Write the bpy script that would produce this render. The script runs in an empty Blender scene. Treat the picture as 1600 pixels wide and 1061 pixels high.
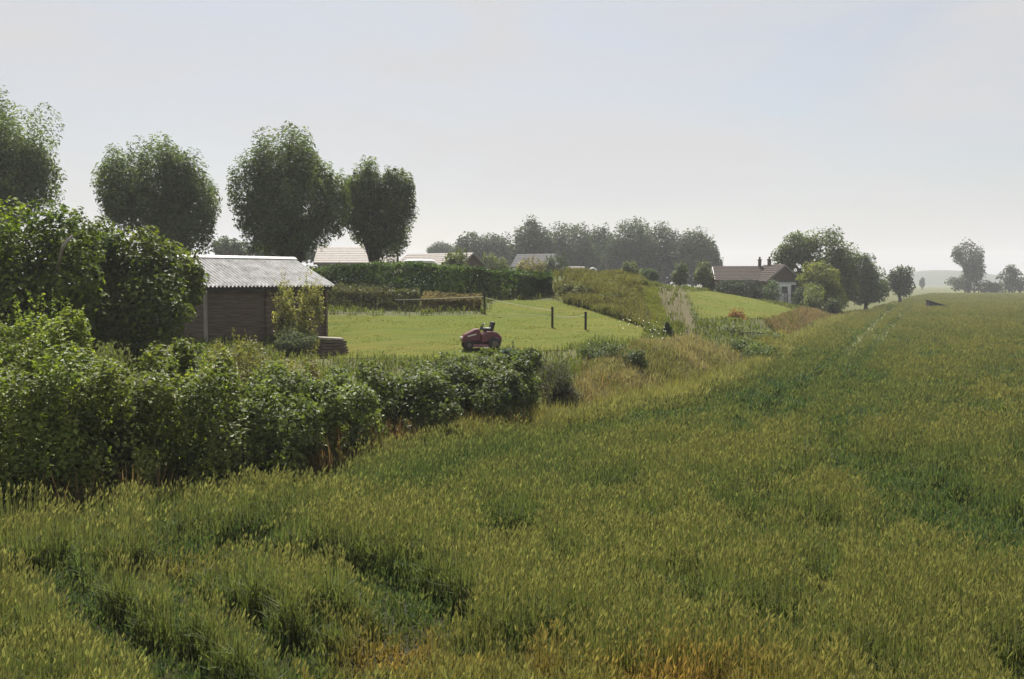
import bpy, math, random
import numpy as np
from mathutils import Vector, Matrix

R = math.radians
rng = np.random.default_rng(7)
random.seed(7)
SC = bpy.context.scene
COL = SC.collection

# ------------------------------------------------------------------ camera
CAM_Z = 4.2
LENS = 35.0
F = LENS / 36.0 * 1600.0            # focal length in pixels of the 1600 wide photograph
PITCH = math.atan(90.0 / F)
cam_data = bpy.data.cameras.new("camera")
cam = bpy.data.objects.new("camera", cam_data)
COL.objects.link(cam)
cam.location = (0, 0, CAM_Z)
cam.rotation_euler = (R(90) - PITCH, 0, 0)
cam_data.lens = LENS
cam_data.sensor_width = 36.0
cam_data.clip_start = 0.1
cam_data.clip_end = 6000
SC.camera = cam

# ------------------------------------------------------------------ sky, sun, exposure
SUN_AZ = R(-9)                       # a little left of straight ahead
SUN_EL = R(54)
world = bpy.data.worlds.new("World")
SC.world = world
world.use_nodes = True
wt = world.node_tree
wt.nodes.clear()
wo = wt.nodes.new("ShaderNodeOutputWorld")
bg = wt.nodes.new("ShaderNodeBackground")
sky = wt.nodes.new("ShaderNodeTexSky")
sky.sky_type = 'NISHITA'
sky.sun_disc = False
sky.sun_elevation = SUN_EL
sky.sun_rotation = SUN_AZ
sky.air_density = 1.0
sky.dust_density = 2.0
sky.ozone_density = 1.5
tc = wt.nodes.new("ShaderNodeTexCoord")
mp = wt.nodes.new("ShaderNodeMapping")
mp.inputs['Scale'].default_value = (1.3, 1.3, 5.5)
mp.inputs['Rotation'].default_value = (0, R(-8), 0)
nz = wt.nodes.new("ShaderNodeTexNoise")
nz.inputs['Scale'].default_value = 2.3
nz.inputs['Detail'].default_value = 7
nz.inputs['Roughness'].default_value = 0.52
nz.inputs['Distortion'].default_value = 0.6
rp = wt.nodes.new("ShaderNodeValToRGB")
rp.color_ramp.elements[0].position = 0.26
rp.color_ramp.elements[0].color = (0.32, 0.32, 0.32, 1)
rp.color_ramp.elements[1].position = 0.62
rp.color_ramp.elements[1].color = (0.97, 0.97, 0.97, 1)
mx = wt.nodes.new("ShaderNodeMix")
mx.data_type = 'RGBA'
mx.inputs['B'].default_value = (6.3, 6.25, 6.35, 1)      # thin high cloud
wt.links.new(tc.outputs['Generated'], mp.inputs['Vector'])
wt.links.new(mp.outputs['Vector'], nz.inputs['Vector'])
wt.links.new(nz.outputs['Fac'], rp.inputs['Fac'])
wt.links.new(rp.outputs['Color'], mx.inputs['Factor'])
wt.links.new(sky.outputs['Color'], mx.inputs['A'])
wt.links.new(mx.outputs['Result'], bg.inputs['Color'])
bg.inputs['Strength'].default_value = 0.05
wt.links.new(bg.outputs['Background'], wo.inputs['Surface'])

sun_data = bpy.data.lights.new("sun", 'SUN')
sun_data.energy = 5.0
sun_data.angle = R(0.6)
sun_data.color = (1.0, 0.95, 0.86)
sun = bpy.data.objects.new("sun", sun_data)
COL.objects.link(sun)
SUN_DIR = Vector((math.sin(SUN_AZ) * math.cos(SUN_EL), math.cos(SUN_AZ) * math.cos(SUN_EL), math.sin(SUN_EL)))
sun.rotation_euler = SUN_DIR.to_track_quat('Z', 'Y').to_euler()
sun.location = (0, 40, 60)

SC.view_settings.view_transform = 'Standard'
SC.view_settings.look = 'None'
SC.view_settings.exposure = 1.05
SC.view_settings.gamma = 1.0
SC.render.engine = 'CYCLES'
SC.cycles.use_denoising = True
SC.cycles.max_bounces = 6
SC.cycles.diffuse_bounces = 2
SC.cycles.glossy_bounces = 2
SC.cycles.transmission_bounces = 3
SC.cycles.volume_bounces = 0
SC.cycles.caustics_reflective = False
SC.cycles.caustics_refractive = False
SC.cycles.sample_clamp_indirect = 4.0

# ------------------------------------------------------------------ small helpers
CT, ST = math.cos(PITCH), math.sin(PITCH)


def P(px, py, d):
    """the point d metres ahead of the camera that the photograph shows at (px, py)"""
    u = (px - 800.0) / F
    v = (530.5 - py) / F
    k = d / (CT + v * ST)
    return Vector((u * k, d, CAM_Z + (v * CT - ST) * k))


def project(x, y, z):
    fy = y * CT - (z - CAM_Z) * ST
    fz = y * ST + (z - CAM_Z) * CT
    fy = np.where(np.abs(fy) < 0.05, 0.05, fy)
    return 800.0 + x / fy * F, 530.5 - fz / fy * F


def sstep(a, b, x):
    t = np.clip((x - a) / (b - a), 0, 1)
    return t * t * (3 - 2 * t)


def vnoise(x, y, seed=0):
    """smooth value noise in 0..1"""
    xi = np.floor(x).astype(np.int64)
    yi = np.floor(y).astype(np.int64)
    fx, fy = x - xi, y - yi
    fx = fx * fx * (3 - 2 * fx)
    fy = fy * fy * (3 - 2 * fy)

    def h(a, b):
        n = (a * 374761393 + b * 668265263 + seed * 1442695041) & 0x7fffffff
        n = ((n ^ (n >> 13)) * 1274126177) & 0x7fffffff
        return ((n ^ (n >> 16)) & 0xffff) / 65535.0
    return (h(xi, yi) * (1 - fx) + h(xi + 1, yi) * fx) * (1 - fy) + (h(xi, yi + 1) * (1 - fx) + h(xi + 1, yi + 1) * fx) * fy


def fbm(x, y, seed=0, oct=3):
    s, a, t = 0, 1.0, 0
    for i in range(oct):
        s = s + a * vnoise(x * 2 ** i, y * 2 ** i, seed + 17 * i)
        t += a
        a *= 0.5
    return s / t


def in_poly(px, py, poly):
    c = np.zeros(np.shape(px), bool)
    n = len(poly)
    for i in range(n):
        x1, y1 = poly[i]
        x2, y2 = poly[(i + 1) % n]
        if y1 == y2:
            continue
        t = ((y1 > py) != (y2 > py)) & (px < (x2 - x1) * (py - y1) / (y2 - y1) + x1)
        c ^= t
    return c


def poly_dist(x, y, pts):
    d = np.full(np.shape(x), 1e9)
    for (x1, y1), (x2, y2) in zip(pts[:-1], pts[1:]):
        dx, dy = x2 - x1, y2 - y1
        t = np.clip(((x - x1) * dx + (y - y1) * dy) / (dx * dx + dy * dy), 0, 1)
        d = np.minimum(d, np.hypot(x - x1 - t * dx, y - y1 - t * dy))
    return d


def tag(o, label=None, cat=None, group=None, kind=None):
    if label: o["label"] = label
    if cat: o["category"] = cat
    if group: o["group"] = group
    if kind: o["kind"] = kind
    return o


def empty(name, loc, rz=0.0):
    o = bpy.data.objects.new(name, None)
    COL.objects.link(o)
    o.location = loc
    o.rotation_euler = (0, 0, rz)
    o.empty_display_size = 0.3
    return o


def mesh_np(name, co, quads, mat, col=None, parent=None, smooth=False, tris=None):
    """fast mesh from numpy arrays; vertices are in the parent's space"""
    me = bpy.data.meshes.new(name)
    co = np.ascontiguousarray(co, np.float32)
    me.vertices.add(len(co))
    me.vertices.foreach_set('co', co.ravel())
    nq = 0 if quads is None else len(quads)
    nt = 0 if tris is None else len(tris)
    li = []
    if nq: li.append(np.asarray(quads, np.int32).ravel())
    if nt: li.append(np.asarray(tris, np.int32).ravel())
    li = np.concatenate(li)
    me.loops.add(len(li))
    me.loops.foreach_set('vertex_index', li)
    me.polygons.add(nq + nt)
    ls = np.concatenate([np.arange(nq) * 4, nq * 4 + np.arange(nt) * 3]).astype(np.int32)
    me.polygons.foreach_set('loop_start', ls)
    me.polygons.foreach_set('use_smooth', np.full(nq + nt, smooth, bool))
    me.update(calc_edges=True)
    if col is not None:
        a = me.color_attributes.new('Col', 'FLOAT_COLOR', 'POINT')
        c4 = np.ones((len(co), 4), np.float32)
        c4[:, :3] = col
        a.data.foreach_set('color', c4.ravel())
    me.materials.append(mat)
    o = bpy.data.objects.new(name, me)
    COL.objects.link(o)
    if parent is not None:
        o.parent = parent
    return o


class MB:
    """collects boxes, bars and tubes; build() links them as ONE mesh object"""
    def __init__(self):
        self.v, self.f = [], []

    def add(self, vs, fs):
        b = len(self.v)
        self.v += [tuple(p) for p in vs]
        self.f += [tuple(b + i for i in f) for f in fs]
        return self

    def box(self, c, s, rot=None, taper=1.0):
        x, y, z = s[0] / 2, s[1] / 2, s[2] / 2
        vs = []
        for sz in (-1, 1):
            t = taper if sz > 0 else 1.0
            for sx, sy in ((-1, -1), (1, -1), (1, 1), (-1, 1)):
                p = Vector((sx * x * t, sy * y * t, sz * z))
                if rot is not None: p = rot @ p
                vs.append(p + Vector(c))
        return self.add(vs, [(3, 2, 1, 0), (4, 5, 6, 7), (0, 1, 5, 4), (1, 2, 6, 5), (2, 3, 7, 6), (3, 0, 4, 7)])

    def prism(self, outline, a, b, fn):
        """outline: 2D points; fn(u, v, t) -> 3D; extruded from t=a to t=b"""
        n = len(outline)
        vs = [fn(u, v, a) for u, v in outline] + [fn(u, v, b) for u, v in outline]
        fs = [tuple(range(n - 1, -1, -1)), tuple(range(n, 2 * n))]
        for i in range(n):
            j = (i + 1) % n
            fs.append((i, j, n + j, n + i))
        return self.add(vs, fs)

    def tube(self, pts, rad, n=8, cap=True):
        pts = [Vector(p) for p in pts]
        if not hasattr(rad, '__len__'): rad = [rad] * len(pts)
        vs, fs = [], []
        for i, p in enumerate(pts):
            t = (pts[min(i + 1, len(pts) - 1)] - pts[max(i - 1, 0)]).normalized()
            a = Vector((0, 0, 1)) if abs(t.z) < 0.9 else Vector((1, 0, 0))
            s = t.cross(a).normalized()
            w = s.cross(t)
            for k in range(n):
                q = 2 * math.pi * k / n
                vs.append(p + (s * math.cos(q) + w * math.sin(q)) * rad[i])
        for i in range(len(pts) - 1):
            for k in range(n):
                fs.append((i * n + k, i * n + (k + 1) % n, (i + 1) * n + (k + 1) % n, (i + 1) * n + k))
        if cap:
            fs.append(tuple(range(n - 1, -1, -1)))
            fs.append(tuple(range((len(pts) - 1) * n, len(pts) * n)))
        return self.add(vs, fs)

    def build(self, name, mat, parent=None, bevel=0.0, smooth=False):
        me = bpy.data.meshes.new(name)
        me.from_pydata(self.v, [], self.f)
        me.materials.append(mat)
        if smooth:
            me.polygons.foreach_set('use_smooth', np.ones(len(me.polygons), bool))
        me.update()
        o = bpy.data.objects.new(name, me)
        COL.objects.link(o)
        if parent is not None: o.parent = parent
        if bevel > 0:
            m = o.modifiers.new("bevel", 'BEVEL')
            m.width = bevel
            m.segments = 2
            m.limit_method = 'ANGLE'
        return o


# ------------------------------------------------------------------ materials
def new_mat(name):
    m = bpy.data.materials.new(name)
    m.use_nodes = True
    nt = m.node_tree
    nt.nodes.clear()
    out = nt.nodes.new("ShaderNodeOutputMaterial")
    return m, nt, out


def leaf_mat(name, transl=0.4, tint=(1.25, 1.35, 0.55), rough=0.5, spec=0.35):
    m, nt, out = new_mat(name)
    at = nt.nodes.new("ShaderNodeAttribute")
    at.attribute_name = 'Col'
    pr = nt.nodes.new("ShaderNodeBsdfPrincipled")
    pr.inputs['Roughness'].default_value = rough
    pr.inputs['Specular IOR Level'].default_value = spec
    nt.links.new(at.outputs['Color'], pr.inputs['Base Color'])
    tm = nt.nodes.new("ShaderNodeMix")
    tm.data_type = 'RGBA'
    tm.blend_type = 'MULTIPLY'
    tm.inputs['Factor'].default_value = 1.0
    tm.inputs['B'].default_value = (*tint, 1)
    nt.links.new(at.outputs['Color'], tm.inputs['A'])
    tr = nt.nodes.new("ShaderNodeBsdfTranslucent")
    nt.links.new(tm.outputs['Result'], tr.inputs['Color'])
    ms = nt.nodes.new("ShaderNodeMixShader")
    ms.inputs['Fac'].default_value = transl
    nt.links.new(pr.outputs['BSDF'], ms.inputs[1])
    nt.links.new(tr.outputs['BSDF'], ms.inputs[2])
    nt.links.new(ms.outputs['Shader'], out.inputs['Surface'])
    return m


def surf(name, c1, c2, scale=5.0, rough=0.7, spec=0.3, bump=0.0, stretch=(1, 1, 1), metal=0.0, detail=5):
    """a surface whose colour wanders between two colours, with grain"""
    m, nt, out = new_mat(name)
    t = nt.nodes.new("ShaderNodeTexCoord")
    mpn = nt.nodes.new("ShaderNodeMapping")
    mpn.inputs['Scale'].default_value = stretch
    n = nt.nodes.new("ShaderNodeTexNoise")
    n.inputs['Scale'].default_value = scale
    n.inputs['Detail'].default_value = detail
    n.inputs['Roughness'].default_value = 0.65
    r = nt.nodes.new("ShaderNodeValToRGB")
    r.color_ramp.elements[0].position = 0.32
    r.color_ramp.elements[0].color = (*c1, 1)
    r.color_ramp.elements[1].position = 0.68
    r.color_ramp.elements[1].color = (*c2, 1)
    pr = nt.nodes.new("ShaderNodeBsdfPrincipled")
    pr.inputs['Roughness'].default_value = rough
    pr.inputs['Specular IOR Level'].default_value = spec
    pr.inputs['Metallic'].default_value = metal
    nt.links.new(t.outputs['Object'], mpn.inputs['Vector'])
    nt.links.new(mpn.outputs['Vector'], n.inputs['Vector'])
    nt.links.new(n.outputs['Fac'], r.inputs['Fac'])
    nt.links.new(r.outputs['Color'], pr.inputs['Base Color'])
    if bump > 0:
        b = nt.nodes.new("ShaderNodeBump")
        b.inputs['Strength'].default_value = bump
        b.inputs['Distance'].default_value = 0.05
        nt.links.new(n.outputs['Fac'], b.inputs['Height'])
        nt.links.new(b.outputs['Normal'], pr.inputs['Normal'])
    nt.links.new(pr.outputs['BSDF'], out.inputs['Surface'])
    return m


def glass_mat(name):
    m, nt, out = new_mat(name)
    pr = nt.nodes.new("ShaderNodeBsdfPrincipled")
    pr.inputs['Base Color'].default_value = (0.03, 0.04, 0.05, 1)
    pr.inputs['Roughness'].default_value = 0.08
    nt.links.new(pr.outputs['BSDF'], out.inputs['Surface'])
    return m


def ground_mat(name, ca, cb, cc, s1=0.15, s2=3.0, s3=30, bump=0.6, stretch=None):
    """three colours at two scales in world space, with fine bump"""
    m, nt, out = new_mat(name)
    g = nt.nodes.new("ShaderNodeNewGeometry")
    cols = []
    n1 = nt.nodes.new("ShaderNodeTexNoise"); n1.inputs['Scale'].default_value = s1; n1.inputs['Detail'].default_value = 5
    n2 = nt.nodes.new("ShaderNodeTexNoise"); n2.inputs['Scale'].default_value = s2; n2.inputs['Detail'].default_value = 8; n2.inputs['Roughness'].default_value = 0.7
    n3 = nt.nodes.new("ShaderNodeTexNoise"); n3.inputs['Scale'].default_value = s3; n3.inputs['Detail'].default_value = 4
    pos = g.outputs['Position']
    if stretch:
        sm = nt.nodes.new("ShaderNodeMapping")
        sm.inputs['Scale'].default_value = stretch
        sm.inputs['Rotation'].default_value = (0, 0, R(12))
        nt.links.new(pos, sm.inputs['Vector'])
        pos = sm.outputs['Vector']
    for n in (n1, n2, n3):
        nt.links.new(pos, n.inputs['Vector'])
    r1 = nt.nodes.new("ShaderNodeMapRange"); r1.inputs['From Min'].default_value = 0.38; r1.inputs['From Max'].default_value = 0.62
    r2 = nt.nodes.new("ShaderNodeMapRange"); r2.inputs['From Min'].default_value = 0.38; r2.inputs['From Max'].default_value = 0.68
    nt.links.new(n1.outputs['Fac'], r1.inputs['Value'])
    nt.links.new(n2.outputs['Fac'], r2.inputs['Value'])
    m1 = nt.nodes.new("ShaderNodeMix"); m1.data_type = 'RGBA'
    m1.inputs['A'].default_value = (*ca, 1); m1.inputs['B'].default_value = (*cb, 1)
    nt.links.new(r1.outputs['Result'], m1.inputs['Factor'])
    m2 = nt.nodes.new("ShaderNodeMix"); m2.data_type = 'RGBA'
    m2.inputs['B'].default_value = (*cc, 1)
    nt.links.new(r2.outputs['Result'], m2.inputs['Factor'])
    nt.links.new(m1.outputs['Result'], m2.inputs['A'])
    pr = nt.nodes.new("ShaderNodeBsdfPrincipled")
    pr.inputs['Roughness'].default_value = 0.9
    pr.inputs['Specular IOR Level'].default_value = 0.1
    nt.links.new(m2.outputs['Result'], pr.inputs['Base Color'])
    b = nt.nodes.new("ShaderNodeBump"); b.inputs['Strength'].default_value = bump; b.inputs['Distance'].default_value = 0.08
    nt.links.new(n3.outputs['Fac'], b.inputs['Height'])
    nt.links.new(b.outputs['Normal'], pr.inputs['Normal'])
    nt.links.new(pr.outputs['BSDF'], out.inputs['Surface'])
    return m


M_LEAF = leaf_mat("leaf", 0.45, rough=0.55, spec=0.25)
M_WILLOW = leaf_mat("willow_leaf", 0.42, tint=(1.2, 1.3, 0.6), rough=0.6, spec=0.2)
M_BRAMBLE = leaf_mat("bramble_leaf", 0.42, rough=0.55, spec=0.28)
M_WHEAT = leaf_mat("wheat_blade", 0.46, tint=(1.2, 1.25, 0.65), rough=0.7, spec=0.15)
M_DRY = leaf_mat("dry_blade", 0.40, tint=(1.15, 1.1, 0.75), rough=0.7, spec=0.15)
M_BARK = surf("bark", (0.05, 0.042, 0.033), (0.12, 0.10, 0.08), 6, 0.9, 0.1, 0.8, (1, 1, 0.25))
M_SOIL = ground_mat("meadow_soil", (0.075, 0.085, 0.028), (0.11, 0.10, 0.04), (0.05, 0.065, 0.02))
M_LAWN = ground_mat("mown_lawn", (0.105, 0.122, 0.007), (0.150, 0.130, 0.018), (0.068, 0.100, 0.006), 0.22, 0.8, 30, 1.0, (0.45, 1.5, 1))
M_PATH = ground_mat("dirt_path", (0.105, 0.080, 0.046), (0.085, 0.069, 0.037), (0.068, 0.066, 0.023), 0.5, 2.0, 25, 0.6)
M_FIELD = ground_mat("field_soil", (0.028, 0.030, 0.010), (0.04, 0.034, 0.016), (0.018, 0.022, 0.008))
M_CROP = ground_mat("crop_canopy", (0.088, 0.102, 0.036), (0.12, 0.118, 0.046), (0.070, 0.088, 0.032), 0.05, 0.35, 6, 1.0)
M_BOARD = surf("weathered_board", (0.050, 0.038, 0.029), (0.185, 0.145, 0.112), 3.0, 0.85, 0.15, 0.5, (0.4, 0.4, 9))
M_TIN = surf("corrugated_sheet", (0.13, 0.13, 0.125), (0.34, 0.34, 0.335), 2.0, 0.55, 0.4, 0.1)
M_POST = surf("grey_timber", (0.20, 0.18, 0.15), (0.33, 0.30, 0.26), 4, 0.85, 0.1, 0.4, (1, 1, 0.2))
M_DARKPOST = surf("dark_post", (0.025, 0.022, 0.02), (0.05, 0.045, 0.04), 8, 0.8, 0.2)
M_ROPE = surf("pale_rope", (0.55, 0.55, 0.45), (0.7, 0.7, 0.6), 20, 0.7, 0.2)
M_TILE = surf("roof_tile", (0.052, 0.044, 0.040), (0.088, 0.072, 0.062), 4, 0.95, 0.08, 0.4)
M_PALETILE = surf("pale_roof_tile", (0.17, 0.15, 0.135), (0.24, 0.21, 0.19), 3, 0.7, 0.25, 0.3)
M_BRICK = surf("brown_brick", (0.085, 0.065, 0.05), (0.15, 0.115, 0.09), 9, 0.85, 0.15, 0.4)
M_RENDER = surf("white_render", (0.62, 0.64, 0.64), (0.76, 0.77, 0.76), 3, 0.8, 0.2, 0.1)
M_GREYWALL = surf("grey_wall", (0.27, 0.26, 0.24), (0.36, 0.34, 0.32), 3, 0.85, 0.2, 0.2)
M_WHITE = surf("white_paint", (0.72, 0.73, 0.72), (0.82, 0.82, 0.80), 6, 0.4, 0.4)
M_GLASS = glass_mat("window_glass")
M_DARKROOF = surf("dark_felt", (0.05, 0.05, 0.055), (0.09, 0.09, 0.095), 5, 0.7, 0.3)
M_MAROON = surf("maroon_paint", (0.10, 0.018, 0.028), (0.14, 0.028, 0.04), 8, 0.28, 0.6)
M_RUBBER = surf("rubber", (0.012, 0.012, 0.012), (0.025, 0.024, 0.022), 12, 0.75, 0.3)
M_SEAT = surf("seat_vinyl", (0.014, 0.013, 0.013), (0.028, 0.026, 0.025), 14, 0.5, 0.4)
M_CHROME = surf("light_trim", (0.6, 0.55, 0.53), (0.75, 0.7, 0.68), 8, 0.3, 0.5)
M_RIM = surf("rim_paint", (0.10, 0.07, 0.06), (0.16, 0.12, 0.10), 8, 0.5, 0.3)
M_BLACK = surf("black_sheet", (0.012, 0.013, 0.015), (0.03, 0.03, 0.033), 4, 0.6, 0.3)
M_HILL = ground_mat("wooded_hill", (0.030, 0.045, 0.022), (0.045, 0.058, 0.028), (0.022, 0.034, 0.016), 0.01, 0.05, 0.5, 1.0)
M_STONE = surf("earth_bank", (0.10, 0.085, 0.055), (0.20, 0.17, 0.10), 2.0, 0.9, 0.1, 1.0)

# ------------------------------------------------------------------ the lie of the land
EDGE_Y = np.array([-120., -5, 6, 11, 14, 16, 17.6, 20.3, 24, 26.5, 32, 37, 43.4, 57, 110, 165, 240, 1500])
EDGE_X = np.array([-420., -60, -35, -20, -12, -8.2, -6.2, -3.9, -1.5, 1.7, 5.3, 8.2, 11.2, 16, 37.8, 62.6, 97, 700])


def edge_dist(x, y):
    """metres to the left of the wheat's edge (negative inside the wheat)"""
    xe = np.interp(y, EDGE_Y, EDGE_X)
    sl = (np.interp(y + 1.5, EDGE_Y, EDGE_X) - np.interp(y - 1.5, EDGE_Y, EDGE_X)) / 3.0
    return (xe - x) / np.sqrt(1 + sl * sl)


_ctl = []
for a in [(560, 550, 40), (720, 548, 40), (850, 545, 40), (950, 530, 43), (520, 492, 52), (640, 492, 53), (760, 490, 53),
          (560, 472, 58), (700, 471, 59), (850, 470, 62), (1010, 512, 50), (930, 487, 58),
          (870, 434, 69), (940, 434, 70), (1000, 443, 68), (1005, 470, 61), (1030, 500, 55), (1010, 448, 78),
          (1050, 452, 88), (1060, 475, 70), (1065, 500, 58), (1080, 530, 50), (1050, 449, 97),
          (1100, 454, 97), (1120, 457, 112), (1180, 468, 112), (1200, 500, 68), (1235, 482, 92), (1085, 500, 62), (1140, 480, 80),
          (1300, 490, 115), (1290, 500, 85), (1220, 518, 66), (1235, 505, 75),
          (1100, 560, 42), (1180, 545, 48), (950, 600, 33), (1000, 640, 29), (900, 610, 30), (1040, 600, 34),
          (325, 535, 42), (505, 531, 46), (900, 560, 37)]:
    p = P(*a)
    _ctl.append((p.x, p.y, p.z))
for u, y, z in [(-.62, 12, 0), (-.62, 20, .2), (-.62, 35, 1.4), (-.62, 60, 2.8), (-.62, 100, 3.0), (-.35, 25, .5), (-.2, 28, .6), (-.45, 22, .3), (-.05, 30, .6),
                (-.32, 70, 3.0), (-.2, 75, 3.1), (-.06, 90, 3.2), (-.15, 110, 3.0), (.06, 105, 3.3), (.16, 130, 3.2), (.22, 145, 2.6), (.32, 145, .4),
                (.36, 170, .1), (-.6, 200, 2.5), (-.3, 200, 2.5), (0, 200, 2.5), (.15, 200, 2.3), (.3, 220, .6), (-.6, 320, 2), (0, 320, 2), (.25, 320, 1)]:
    _ctl.append((u * y, y, z))
for x, y in zip(EDGE_X[4:16], EDGE_Y[4:16]):
    _ctl.append((x, y, 0.0))
_ctl = np.array(_ctl)


def _uv(x, y):
    yy = np.clip(y, 8, 360)
    return np.stack([np.clip(x / yy, -.66, .66) * 3.0, np.log(yy)], -1)


_C = _uv(_ctl[:, 0], _ctl[:, 1])
_n = len(_C)


def _phi(r2):
    return np.where(r2 > 1e-12, 0.5 * r2 * np.log(np.maximum(r2, 1e-12)), 0)


_K = _phi(((_C[:, None] - _C[None]) ** 2).sum(-1)) + np.eye(_n) * 0.004
_Pm = np.c_[np.ones(_n), _C]
_A = np.block([[_K, _Pm], [_Pm.T, np.zeros((3, 3))]])
_W = np.linalg.solve(_A, np.r_[_ctl[:, 2], 0, 0, 0])


def ground_z(x, y):
    x = np.asarray(x, float)
    y = np.asarray(y, float)
    sh = np.broadcast(x, y).shape
    q = _uv(x, y).reshape(-1, 2)
    z = np.empty(len(q))
    for s in range(0, len(q), 20000):
        e = q[s:s + 20000]
        z[s:s + 20000] = _phi(((e[:, None] - _C[None]) ** 2).sum(-1)) @ _W[:_n] + _W[_n] + e @ _W[_n + 1:]
    z = np.clip(z.reshape(sh), 0, 4.6)
    d = edge_dist(x, y)
    z = z * sstep(0, 3.5, d) * (1 - sstep(330, 600, y)) * sstep(4, 12, y)
    left = sstep(1, 5, d)
    return z + left * 0.10 * (fbm(x * .5, y * .5, 3) - .5) * sstep(200, 80, y)


def gz(x, y):
    return float(ground_z(np.array([x]), np.array([y]))[0])


# zones, as outlines on the ground seen from the camera
Z_LAWN = [(480, 560), (495, 493), (640, 494), (756, 491), (775, 470), (862, 469), (905, 479), (1012, 513), (1000, 537), (930, 533), (880, 548), (780, 549), (735, 562)]
Z_RLAWN = [(1072, 456), (1122, 455), (1180, 467), (1240, 484), (1222, 497), (1150, 500), (1092, 498)]
Z_PATH = [(1022, 448), (1066, 448), (1080, 485), (1096, 536), (1046, 536), (1042, 500), (1030, 475)]
Z_DRY = [(880, 640), (930, 575), (1000, 540), (1090, 535), (1150, 560), (1215, 560), (1190, 585), (1090, 612), (900, 665), (800, 670)]
Z_HOLLOW = [(1195, 505), (1255, 483), (1312, 488), (1326, 500), (1245, 545), (1222, 528)]
Z_SLOPE = [(992, 446), (1030, 449), (1040, 480), (1048, 530), (1010, 512), (1000, 480)]
Z_SCRUB = [(862, 474), (866, 430), (1000, 432), (1004, 470), (1020, 516), (930, 486)]

_tx = np.linspace(-np.arcsinh(1480 / 8.0), np.arcsinh(1480 / 8.0), 430)
_ty = np.linspace(-np.arcsinh(240 / 10.0), np.arcsinh(1440 / 10.0), 430)
GX, GY = np.meshgrid(8 * np.sinh(_tx), 40 + 10 * np.sinh(_ty))
GZ = ground_z(GX, GY)
_ny, _nx = GX.shape
_idx = np.arange(_ny * _nx).reshape(_ny, _nx)
_q = np.stack([_idx[:-1, :-1], _idx[:-1, 1:], _idx[1:, 1:], _idx[1:, :-1]], -1).reshape(-1, 4)
_co = np.stack([GX, GY, GZ], -1).reshape(-1, 3)
o = mesh_np("ground", _co, _q, M_SOIL, smooth=True)
tag(o, "rough green meadow ground running back to the horizon", "ground", kind="structure")
_cen = _co[_q].mean(1)
_ppx, _ppy = project(_cen[:, 0], _cen[:, 1], _cen[:, 2])
_ed = edge_dist(_cen[:, 0], _cen[:, 1])


def zone_sheet(name, mask, lift, mat, label, cat):
    q = _q[mask]
    used, inv = np.unique(q, return_inverse=True)
    co = _co[used].copy()
    if callable(lift):
        co[:, 2] = lift(co)
    else:
        co[:, 2] += lift
    ob = mesh_np(name, co, inv.reshape(-1, 4), mat, smooth=True)
    return tag(ob, label, cat, kind="structure")


_vis = (_cen[:, 1] > 15)
zone_sheet("lawn", _vis & (_cen[:, 1] < 75) & in_poly(_ppx, _ppy, Z_LAWN), 0.02, M_LAWN, "bright mown lawn beside the timber shed", "lawn")
zone_sheet("lawn", _vis & (_cen[:, 1] < 125) & (_cen[:, 1] > 55) & in_poly(_ppx, _ppy, Z_RLAWN), 0.02, M_LAWN, "bright mown grass slope below the low farmhouse", "lawn")
zone_sheet("path", _vis & (_cen[:, 1] < 125) & in_poly(_ppx, _ppy, Z_PATH), 0.012, M_PATH, "pale trodden dirt path climbing the low bank", "path")
_lift = lambda c: 0.012 + 0.30 * sstep(40, 75, c[:, 1]) * sstep(0.0, 1.2, -edge_dist(c[:, 0], c[:, 1]))
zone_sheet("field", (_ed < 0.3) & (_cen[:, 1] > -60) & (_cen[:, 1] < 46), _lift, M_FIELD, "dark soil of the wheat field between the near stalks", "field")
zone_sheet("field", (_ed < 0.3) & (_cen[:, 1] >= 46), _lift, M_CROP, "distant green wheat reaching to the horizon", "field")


# ------------------------------------------------------------------ foliage
def unit(n):
    v = rng.normal(size=(n, 3))
    return v / np.linalg.norm(v, axis=1, keepdims=True)


def leaves(cen, nor, size, col, aspect=0.55, up=None):
    """diamond leaves: returns coordinates, quads, colours"""
    n = len(cen)
    nor = nor / np.maximum(np.linalg.norm(nor, axis=1, keepdims=True), 1e-6)
    r = unit(n)
    if up is not None:
        r = r * (1 - up) + np.array([0, 0, 1.0]) * up
    t = r - nor * (r * nor).sum(1, keepdims=True)
    t /= np.maximum(np.linalg.norm(t, axis=1, keepdims=True), 1e-6)
    b = np.cross(nor, t)
    s = np.broadcast_to(size, (n,))[:, None]
    w = s * aspect
    bend = nor * s * 0.12
    v = np.stack([cen - t * s * .5 - bend, cen - b * w * .5 + t * s * .05, cen + t * s * .5 - bend, cen + b * w * .5 + t * s * .05], 1).reshape(-1, 3)
    q = np.arange(4 * n).reshape(n, 4)
    c = np.repeat(col, 4, 0)
    return v, q, c


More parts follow.
